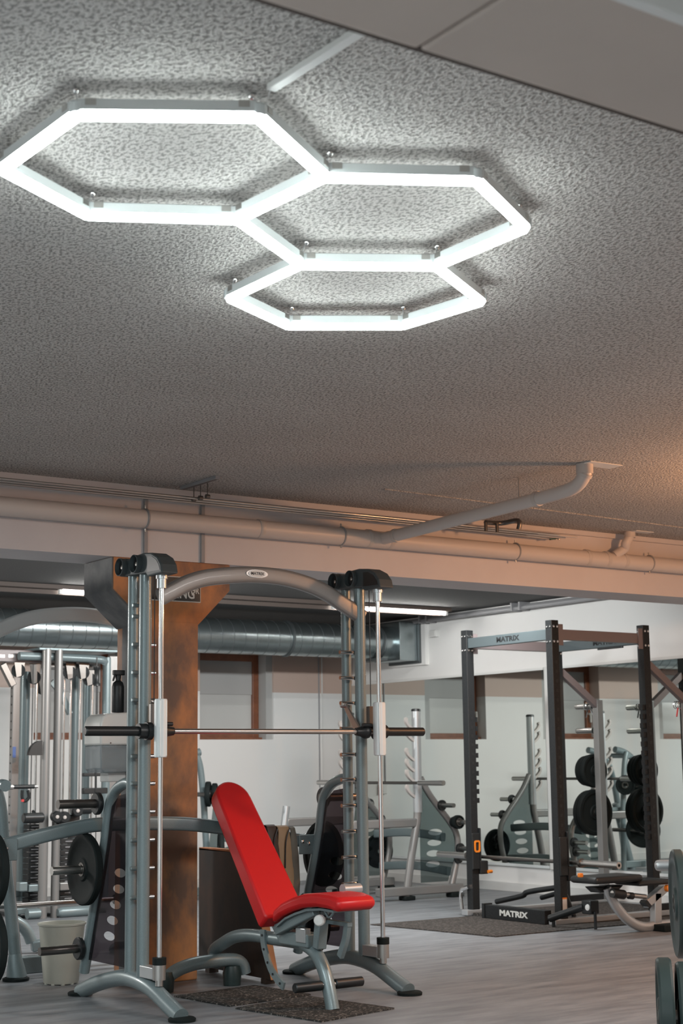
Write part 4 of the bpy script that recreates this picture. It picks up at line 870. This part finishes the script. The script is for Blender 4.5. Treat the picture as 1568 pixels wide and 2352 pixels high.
p = onY(224, 1800, 12.5)
build('low_pulley_arm', MB().box((p.x-0.13, 12.5, onY(224,1815,12.5).z-0.03), (p.x+0.1, 12.55, onY(224,1815,12.5).z+0.02)).box((p.x-0.13, 12.5, onY(224,1775,12.5).z-0.03), (p.x+0.1, 12.55, onY(224,1775,12.5).z)), MT['black'], cs, bevel=0.006)

# ------------------------------------------------------------------ squat rack near the mirror corner
YN, YFAR = 11.9, 13.0
sq = thing('squat_rack', 'silver grey squat rack with hooked posts and smoked side panels at the mirror corner', 'rack', (9.2, 12.45, 0))
HOOKZ = (1.617, 1.515, 1.331, 1.23, 1.13, 0.99)
for yy, s in ((YN, -1), (YFAR, 1)):
    up = build('hooked_post', MB().cyl((9.10, yy, 0.80), (9.10, yy, 1.745), 0.043, 18), MT['silver'], sq)
    build('post_cap', MB().lathe((9.10, yy, 1.745), (0,0,1), [(0,0.043),(0.002,0.046),(0.02,0.044),(0.026,0.03),(0.026,0)], 18), MT['black'], up)
    build('leg', MB().tube(smooth_path([(9.095, yy, 0.86), (9.09, yy, 0.74), (9.06, yy, 0.60), (9.01, yy, 0.38), (8.945, yy, 0.03)], 4), 0.037, 16), MT['warmgrey'], sq)
    build('rubber_foot', MB().box((8.89, yy-0.05, 0), (9.02, yy+0.05, 0.04)), MT['rubber'], sq, bevel=0.01)
    for z in HOOKZ:
        build('bar_hook', MB().sweep(smooth_path([(9.07, yy, z-0.05), (9.03, yy, z-0.025), (8.995, yy, z+0.005), (8.975, yy, z+0.04), (8.985, yy, z+0.065)], 3), [(-0.016,-0.012),(0.016,-0.012),(0.016,0.012),(-0.016,0.012)], (0,1,0)), MT['pvc2'], up)
    rear = [(9.14, yy, 1.12), (9.22, yy, 0.99), (9.33, yy, 0.86), (9.48, yy, 0.70), (9.565, yy, 0.565), (9.56, yy, 0.36), (9.47, yy, 0.06)]
    build('rear_tube', MB().tube(smooth_path(rear, 4), 0.03, 14), MT['warmgrey'], sq)
    outer = [(9.12, 0.15), (9.44, 0.15), (9.53, 0.36), (9.54, 0.56), (9.46, 0.68), (9.30, 0.84), (9.16, 1.03), (9.12, 1.03)]
    ov = [oval(9.30-0.012*k, 0.61-0.098*k, 0.085, 0.03, 16) for k in range(4)]
    flat_with_holes('side_panel', outer, ov[:], 0.006, lambda u, v, w_, yy=yy: (u, yy+w_, v), MT['smokegreen'], sq)
    build('base_beam', MB().box((8.62, yy-0.045, 0.045), (9.60, yy+0.045, 0.125)), MT['warmgrey'], sq, bevel=0.01)
    build('beam_foot', MB().box((9.45, yy-0.05, 0), (9.60, yy+0.05, 0.045)), MT['rubber'], sq, bevel=0.01)
    build('safety_arm', MB().box((8.33, yy-0.03, 0.665), (9.08, yy+0.03, 0.745)), MT['warmgrey'], sq, bevel=0.012)
    build('arm_stop', MB().tube([(8.30, yy, 0.62), (8.335, yy, 0.86)], 0.036, 14), MT['silver'], sq)
    for x, z in ((9.36, 0.86), (9.50, 0.70), (9.57, 0.45), (9.545, 0.36)):
        h = build('plate_horn', MB().cyl((x, yy, z), (x, yy+s*0.22, z), 0.022, 12), MT['steel'], sq)
        build('horn_collar', MB().lathe((x, yy+s*0.03, z), (0,s,0), [(0,0.02),(0,0.05),(0.02,0.05),(0.02,0.02)], 16), MT['black'], h)
for x, z in ((9.40, 0.56), (9.46, 0.24)):
    build('cross_tube', MB().sweep(smooth_path([(x, YN, z), (x+0.01, (YN+YFAR)/2, z+0.03), (x, YFAR, z)], 6), round_rect(0.05, 0.08, 0.015), (1,0,0)), MT['grey'], sq)
bar2 = thing('barbell', 'empty barbell resting on the hooks of the silver squat rack', 'barbell', (8.995, 12.4, 1.07))
zz = 1.075
build('bar_shaft', MB().cyl((8.997, 11.62, zz), (8.997, 13.18, zz), 0.014, 12), MT['darksteel'], bar2)
for a, b in ((11.37, 11.74), (13.06, 13.43)): build('sleeve', MB().lathe((8.997, a, zz), (0,1,0), [(0,0),(0,0.024),(b-a,0.024),(b-a,0)], 16), MT['steel'], bar2)
plate('weight_plate', 'black plate low on the far side of the silver squat rack', (9.52, 13.12, 0.38), (0,1,0), 0.17, 0.05, MT['rubber'])
plate('weight_plate', 'small black plate on the near upper horn of the silver squat rack', (9.50, 11.80, 0.70), (0,1,0), 0.065, 0.05, MT['rubber'])
# ------------------------------------------------------------------ plate press machine right behind the column, seen again in the mirror
pm = thing('press_machine', 'grey arched press machine by the back wall right of the rusty column', 'exercise machine', (7.7, 13.5, 0))
for yy in (13.3, 13.75):
    vp_ = [onY(x, y, 13.5) for x, y in ((1388,1722),(1412,1730),(1434,1752),(1448,1800),(1460,1870),(1478,1995))]
    build('arched_leg', MB().tube(smooth_path([(20.64-p.x, yy, p.z) for p in vp_] + [(20.64-vp_[-1].x-0.05, yy, 0.03)], 4), 0.038, 14), MT['grey'], pm)
q0_, q1_ = onY(1417,1845,13.5), onY(1455,1990,13.5)
build('rear_leg', MB().cyl((20.64-q0_.x, 13.5, q0_.z), (20.64-q1_.x, 13.5, 0.0), 0.045, 14), MT['grey'], pm)
build('base_beam', MB().box((6.95, 13.45, 0.02), (8.3, 13.55, 0.10)), MT['grey'], pm, bevel=0.01)
build('press_arm', MB().box((7.2, 13.25, 0.66), (8.0, 13.31, 0.73)), MT['grey'], pm, bevel=0.01)
build('cross_tube', MB().cyl((20.64-vp_[1].x, 13.25, vp_[1].z-0.03), (20.64-vp_[1].x, 13.8, vp_[1].z-0.03), 0.03, 12), MT['grey'], pm)
outer = [(7.62, 0.15), (7.95, 0.15), (7.98, 0.6), (7.9, 1.0), (7.72, 1.0)]
flat_with_holes('side_panel', outer, [oval(7.82, 0.3+0.1*k, 0.07, 0.028, 16) for k in range(4)], 0.006, lambda u, v, w_: (u, 13.33+w_, v), MT['smokegreen'], pm)
for px_, py_, r, y, lb, ax in ((478,1824,0.118,13.03,'upper black plate above the red backrest, nearest the column', (0.8,-0.6,0)), (493,1826,0.112,13.10,'upper black plate above the red backrest, farther from the column', (0.8,-0.6,0)), (507,1952,0.20,12.9,'lower black plate between the column and the red backrest', (0.9,-0.45,0))):
    p = onY(px_, py_, y); plate('weight_plate', lb, p, ax, r, 0.045, MT['rubber'])
for px_, py_ in ((486,1825),(507,1952)):
    p = onY(px_, py_, 13.0); build('plate_horn', MB().cyl((p.x, 12.88, p.z), (p.x, 13.32, p.z), 0.022, 10), MT['darksteel'], pm)
tb_ = [onY(x, y, 13.2) for x, y in ((452,1735),(460,1765),(466,1820),(470,1880),(474,1960),(476,2060))]
build('front_leg', MB().tube(smooth_path([(p.x, 13.2, p.z) for p in tb_] + [(tb_[-1].x+0.02, 13.2, 0.03)], 4), 0.032, 12), MT['grey'], pm)

# ------------------------------------------------------------------ black rack
XF, XBK, YN2, YF2, XS = 8.48, 9.50, 9.28, 10.35, 9.98
ZTOP = 2.372
rk = thing('power_rack', 'tall black power rack with four posts and lettered cross beams at the right', 'rack', (9.0, 9.8, 0))
U = 0.0375
def rpost(x, y, z1, material, u=U, z0=0.05): return build('upright', MB().box((x-u, y-u, z0), (x+u, y+u, z1)), material, rk, bevel=0.004, smooth=False)
posts = {}
for k_, (x, y) in dict(A=(XF, YF2), B=(XF, YN2), C=(XBK, YN2), D=(XBK, YF2)).items():
    posts[k_] = rpost(x, y, ZTOP, MT['rackblack'])
    bm_ = MB()
    for zz in (ZTOP-0.05, ZTOP-0.17):
        for o in (-0.018, 0.018):
            bm_.lathe((x+o, y-U, zz), (0,-1,0), [(0,0.011),(0.006,0.010),(0.009,0)], 8)
            bm_.lathe((x-U, y+o, zz), (-1,0,0), [(0,0.011),(0.006,0.010),(0.009,0)], 8)
    stuff(build('post_bolts', bm_, MT['chrome'], posts[k_]))
    build('gusset_plate', MB().box((x+U, y-U+0.004, ZTOP-0.20), (x+U+0.05, y-U+0.012, ZTOP-0.03)) if k_ in 'AB' else MB().box((x-U-0.05, y-U+0.004, ZTOP-0.20), (x-U, y-U+0.012, ZTOP-0.03)), MT['rackpurple'], posts[k_], smooth=False)
zt0, zt1 = ZTOP-0.155, ZTOP-0.07
def xbeam(a, b, material): return build('cross_beam', MB().box(a, b), material, rk, bevel=0.004, smooth=False)
f1 = xbeam((XF-0.025, YN2+U, zt0), (XF+0.025, YF2-U, zt1), MT['rackslate'])
f2 = xbeam((XBK-0.025, YN2+U, zt0), (XBK+0.025, YF2-U, zt1), MT['rackslate'])
xbeam((XF+U, YN2-0.025, zt0), (XBK-U, YN2+0.025, zt1), MT['rackpurple'])
xbeam((XF+U, YF2-0.025, zt0), (XBK-U, YF2+0.025, zt1), MT['rackpurple'])
text('beam_lettering', 'MATRIX', 0.058, (XF-0.0262, (YN2+YF2)/2-0.02, (zt0+zt1)/2), (0,-1,0), (0,0,1), MT['letterblack'], f1, 0.002, 0.002, 1.35)
text('beam_lettering', 'MATRIX', 0.058, (XBK-0.0262, (YN2+YF2)/2-0.10, (zt0+zt1)/2), (0,-1,0), (0,0,1), MT['letterblack'], f2, 0.002, 0.002, 1.35)
pb = xbeam((XBK-0.05, YN2+0.2, zt0-0.02), (XBK-0.03, YN2+0.5, zt0), MT['black'])
# notched strips with dark holes
def notches(post, x, y, sx, zlo, zhi, period=0.075):
    z = zlo; o = []
    while z < zhi: o.append(z); z += period
    mb = MB()
    for z in o: mb.box((x+sx*U if sx > 0 else x+sx*(U+0.032), y-0.028, z), (x+sx*(U+0.032) if sx > 0 else x+sx*U, y+0.012, z+period*0.55))
    stuff(build('notch_teeth', mb, MT['rackblack'], post, smooth=False))
    hb = MB()
    for z in o:
        hb.box((x-0.012, y-U-0.0012, z+0.02), (x+0.012, y-U+0.001, z+0.045))
    stuff(build('post_holes', hb, MT['letterblack'], post, smooth=False))
notches(posts['A'], XF, YF2, 1, 0.92, 1.62); notches(posts['C'], XBK, YN2, -1, 0.62, 1.74)
hb = MB()
for k in range(20): hb.box((XF-0.012, YN2-U-0.0012, 0.6+k*0.075), (XF+0.012, YN2-U+0.001, 0.625+k*0.075))
stuff(build('post_holes', hb, MT['letterblack'], posts['B'], smooth=False))
wl = build('warning_label', MB().box((XF-0.02, YN2-U-0.0015, 0.12), (XF+0.025, YN2-U, 0.20)), MT['label'], posts['B'], smooth=False)
build('label_stripe', MB().box((XF-0.02, YN2-U-0.002, 0.20), (XF+0.025, YN2-U, 0.212)), MT['orange'], posts['B'], smooth=False)
# storage posts with braces and horns
for yy, s, lab in ((YF2, 1, 'D'), (YN2, -1, 'C')):
    st = rpost(XS, yy, 1.80, MT['warmgrey'], 0.034)
    build('sloped_brace', MB().bar((XBK+U, yy, 2.05), (XS-0.02, yy, 1.755), 0.06, 0.05, (0,1,0)), MT['rackpurple'], rk, bevel=0.003)
    build('side_tie', MB().box((XBK+U, yy-0.025, 0.05), (XS-0.034, yy+0.025, 0.10)), MT['rackblack'], rk, bevel=0.003, smooth=False)
    for z in ((1.748, 1.53, 1.17, 0.80) if s == 1 else (1.70,)):
        h = build('plate_horn', MB().lathe((XS, yy+s*0.034, z), (0,s,0), [(0,0),(0,0.025),(0.24,0.025),(0.25,0.02),(0.25,0)], 16), MT['steel'], st)
        build('horn_base', MB().lathe((XS, yy+s*0.034, z), (0,s,0), [(0,0.024),(0,0.036),(0.02,0.034),(0.02,0.024)], 16), MT['rubber'], h)
# base
for yy in (YN2, YF2): build('base_rail', MB().box((XF-0.10, yy-0.04, 0.0085), (XS+0.06, yy+0.04, 0.05)), MT['silver'], rk, bevel=0.004, smooth=False)
fbm = build('front_base_beam', MB().box((XF-0.13, YN2+0.05, 0.0085), (XF-0.06, YF2-0.30, 0.115)), MT['rackblack'], rk, bevel=0.004, smooth=False)
build('front_end_plate', MB().box((XF-0.14, YF2-0.30, 0.0085), (XF-0.05, YF2-0.27, 0.125)), MT['black'], rk, bevel=0.003, smooth=False)
text('base_lettering', 'MATRIX', 0.062, (XF-0.132, YN2+0.42, 0.062), (0,-1,0), (0,0,1), MT['letter'], fbm, 0.002, 0.0025, 1.5)
build('platform', MB().box((XF-0.05, YN2+0.05, 0.0085), (XS, YF2-0.05, 0.03)), MT['matbrown'], rk, smooth=False)
build('foot_loop', MB().tube(smooth_path([(XF-0.06, YF2+0.08, 0.05), (XF-0.06, YF2+0.09, 0.15), (XF-0.06, YF2+0.07, 0.21), (XF-0.05, YF2+0.0, 0.235)], 5), 0.018, 12), MT['chrome'], rk)
# bar cups
jz = 0.475
for yy, s in ((YF2, 1), (YN2, -1)):
    cup = build('bar_cup', MB().box((XF+U, yy-U-0.02, jz-0.14), (XF+U+0.085, yy+0.035, jz-0.03)).box((XF+U, yy-U-0.02, jz-0.03), (XF+U+0.016, yy+0.035, jz+0.24)).box((XF-U-0.004, yy-U-0.018, jz-0.10), (XF+U, yy-U-0.002, jz+0.20)), MT['black'], rk, bevel=0.008, smooth=False)
    if s == 1:
        ringo = [(x, z) for x, z in round_rect(0.062, 0.098, 0.018)]; ringi = [(x, z) for x, z in round_rect(0.034, 0.070, 0.010)]
        flat_with_holes('orange_ring', ringo, [ringi], 0.006, lambda u, v, w_, yy=yy: (XF+0.006+u, yy-U-0.022+w_, jz+0.09+v), MT['orange'], cup)
    build('orange_pin', MB().cyl((XF+U+0.07, yy-0.07, jz-0.12), (XF+U+0.11, yy-0.07, jz-0.12), 0.014, 10), MT['orange'], cup)
rb_ = thing('barbell', 'empty barbell in the low cups of the black power rack', 'barbell', (XF+0.09, 9.8, jz))
xx = XF+0.088; zz = jz
build('bar_shaft', MB().cyl((xx, 9.05, zz), (xx, 10.62, zz), 0.015, 12), MT['darksteel'], rb_)
for a, b in ((8.72, 9.12), (10.52, 10.92)): build('sleeve', MB().lathe((xx, a, zz), (0,1,0), [(0,0.012),(0,0.026),(b-a,0.026),(b-a,0.012)], 18), MT['steel'], rb_)
for y in (9.12, 10.50): build('sleeve_flange', MB().lathe((xx, y, zz), (0,1,0), [(0,0.014),(0,0.037),(0.022,0.037),(0.022,0.014)], 18), MT['darksteel'], rb_)
# plates on the rack's storage horns
for k, (z, r, ys) in enumerate(((1.17, 0.150, (10.43, 10.475, 10.52)), (0.80, 0.205, (10.44, 10.495)))):
    for i, y in enumerate(ys):
        rel = ('innermost', 'middle', 'outermost')[i] if len(ys) == 3 else ('inner', 'outer')[i]
        plate('weight_plate', '%s black plate on the %s horn of the black rack' % (rel, 'upper' if k == 0 else 'lower'), (XS, y, z), (0,1,0), r-0.008*i, 0.042 if k == 0 else 0.05, MT['rubber'], 'plates on the rack storage post')
# spring clips hung on the horns
def spring_clip(label, c, material):
    t = thing('spring_clip', label, 'clip', c); c = V3(c)
    path = [(c.x+0.03*math.cos(a), c.y+0.012*a/6.28*2-0.02, c.z+0.03*math.sin(a)) for a in [k*0.42 for k in range(46)]]
    build('coil', MB().tube(path, 0.004, 6), MT['chrome'], t)
    for s in (-1, 1):
        h = build('handle', MB().tube([(c.x+0.02*s, c.y, c.z-0.028), (c.x+0.05*s, c.y-0.01, c.z-0.10)], 0.007, 8), material, t)
spring_clip('chrome spring clip hanging on the top horn of the black rack', (XS, YF2+0.11, 1.748), MT['chrome'])
spring_clip('spring clip with red grips at the right picture edge', (XS-0.02, YN2+0.06, 1.72), MT['redplastic'])
# levers lying in the rack
lv = thing('dip_attachment', 'black tubular dip attachment lying low at the front of the black rack', 'attachment', (8.75, 9.9, 0.12))
a, b = onX(1140, 2071, XF+0.05), onX(1290, 2037, XF+0.08)
build('long_handle', MB().tube(smooth_path([a, a.lerp(b, 0.4), (a.lerp(b, 0.5)+Vector((0,0,0.02))), b], 4), 0.022, 12), MT['black'], lv)
a2, b2 = onX(1243, 2062, XF+0.18), onX(1300, 2046, XF+0.2)
build('short_handle', MB().cyl(a2, b2, 0.02, 12), MT['black'], lv)
build('handle_arm', MB().cyl(b, (b.x+0.12, b.y, 0.05), 0.02, 10), MT['black'], lv)
lm = thing('landmine_post', 'black pivoting tube with round white cap at the near front corner of the rack', 'attachment', onX(1345, 2088, XF-0.02))
a, b = onX(1262, 2110, XF-0.2), onX(1340, 2083, XF-0.1)
build('pivot_tube', MB().cyl(a, b, 0.028, 14), MT['black'], lm)
build('pivot_block', MB().cbox((b.x+0.03, b.y-0.04, b.z), (0.09, 0.10, 0.10)), MT['black'], lm, bevel=0.008)
p = onX(1347, 2086, XF-0.13)
build('white_cap', MB().lathe((b.x-0.016, b.y-0.06, b.z), (-1,0,0), [(0,0.024),(0.006,0.022),(0.009,0)], 16), MT['label'], lm)
build('support_leg', MB().cyl((b.x+0.02, b.y-0.10, 0.01), (b.x+0.02, b.y-0.10, b.z-0.03), 0.012, 8), MT['black'], lm)
build('support_leg', MB().cyl((a.x+0.02, a.y-0.02, 0.01), (a.x+0.02, a.y-0.02, a.z-0.0), 0.014, 8), MT['black'], lm)

# ------------------------------------------------------------------ black bench with curved silver leg
YG = 8.55
gb = thing('flat_bench', 'black padded bench with curved silver leg in front of the rack', 'bench', (8.9, YG, 0))
gp = [onY(x, y, YG) for x, y in ((1392,2038),(1400,2056),(1416,2084),(1442,2113),(1475,2133),(1512,2139),(1560,2139))]
build('curved_leg', MB().tube(smooth_path([(p.x, YG, max(p.z, 0.035)) for p in gp], 5), 0.037, 16), MT['silver'], gb)
a = onY(1506, 2135, YG); b = onY(1505, 2050, YG)
build('seat_post', MB().bar((a.x, YG, a.z), (b.x, YG, b.z), 0.07, 0.06, (0,1,0)), MT['silver'], gb, bevel=0.006)
build('pivot_arm', MB().bar(onY(1480, 2078, YG), onY(1535, 2030, YG), 0.06, 0.06, (0,1,0)), MT['silver'], gb, bevel=0.006)
q = onY(1480, 2080, YG); build('arm_cap', MB().bar(q, q+Vector((0.02,0,0.02)), 0.065, 0.065, (0,1,0)), MT['black'], gb)
build('rubber_foot', MB().box((onY(1494,2148,YG).x, YG-0.15, 0), (onY(1560,2148,YG).x, YG+0.15, 0.05)), MT['rubber'], gb, bevel=0.01)
r0 = onY(1405, 2051, YG-0.08); r1 = onY(1432, 2055, YG-0.08); r2 = onY(1482, 2060, YG-0.08)
build('roller_rod', MB().cyl(r0, r2, 0.018, 10), MT['steel'], gb)
build('foam_roller', MB().cyl(r0, r1, 0.034, 16), MT['black'], gb)
build('rod_ring', MB().cyl(onY(1443,2057,YG-0.08), onY(1452,2058,YG-0.08), 0.026, 12), MT['black'], gb)
for x0, x1, y0, y1, nm in ((1338,1446,2006,2030,'seat_pad'), (1438,1512,2016,2034,'back_pad')):
    a, b = onY(x0, y1, YG), onY(x1, y0, YG)
    build(nm, MB().box((a.x, YG-0.14, a.z), (b.x, YG+0.14, b.z)), MT['black'], gb, bevel=0.02)
a, b = onY(1345, 2060, YG+0.1), onY(1400, 2032, YG+0.1)
build('under_frame', MB().prism([(a.x, YG, b.z), (a.x+0.06, YG, a.z+0.03), (b.x-0.02, YG, a.z+0.03), (b.x+0.05, YG, b.z)], (0, 0.12, 0)), MT['black'], gb, bevel=0.01, smooth=False)
build('orange_knob', MB().lathe(onY(1530, 2040, YG-0.1), (0,-1,0), [(0,0.026),(0.03,0.026),(0.036,0.02),(0.036,0)], 14), MT['orange'], gb)
a = onY(1328, 2010, YG); build('orange_lever', MB().cbox((a.x, YG-0.02, a.z), (0.035, 0.03, 0.03)), MT['orange'], gb, bevel=0.006)
# ------------------------------------------------------------------ plate tree at the right edge
def at_depth(x, y, d): return EYE + (FW*F + RT*(x-784) - UP*(y-1176))*(d/F)
AX = Vector((math.sin(YAW), -math.cos(YAW), 0))
c1 = at_depth(1547, 2075, 6.7); pst = at_depth(1700, 2075, 6.72)
tr = thing('plate_tree', 'plate storage tree with chrome horn at the right picture edge', 'rack', (pst.x, pst.y, 0))
build('post', MB().box((pst.x-0.04, pst.y-0.04, 0.05), (pst.x+0.04, pst.y+0.04, 1.2)), MT['grey'], tr, bevel=0.006)
build('base_bar', MB().bar((pst.x-0.35, pst.y+0.2, 0.03), (pst.x+0.35, pst.y-0.2, 0.03), 0.06, 0.08), MT['grey'], tr, bevel=0.006)
hz1 = at_depth(1503, 1988, 6.95)
build('chrome_horn', MB().lathe(hz1, AX, [(0,0),(0.001,0.012),(0.006,0.021),(0.016,0.0245),(0.45,0.0245),(0.45,0)], 20), MT['silver'], tr)
AX1 = Vector((math.sin(YAW-math.radians(6)), -math.cos(YAW-math.radians(6)), 0)); c2 = at_depth(1511, 2333, 6.3); AX2 = Vector((math.sin(YAW-math.radians(9)), -math.cos(YAW-math.radians(9)), 0))
for c, a_ in ((c1, AX1), (c2, AX2)): build('plate_horn', MB().cyl(c+a_*0.012, c+a_*0.34, 0.024, 14), MT['steel'], tr)
plate('weight_plate', 'upper black plate at the right picture edge below the chrome horn', c1+AX1*0.022, AX1, 0.228, 0.045, MT['rubbergreen'])
plate('weight_plate', 'smaller black plate behind the upper right edge plate', c1+AX1*0.085, AX1, 0.185, 0.04, MT['rubber'])
plate('weight_plate', 'big black plate at the bottom right corner, outermost', c2+AX2*0.03, AX2, 0.228, 0.06, MT['rubbergreen'])
plate('weight_plate', 'second black plate at the bottom right corner, cut by the frame', c2+AX2*0.105, AX2, 0.212, 0.055, MT['rubbergreen'])
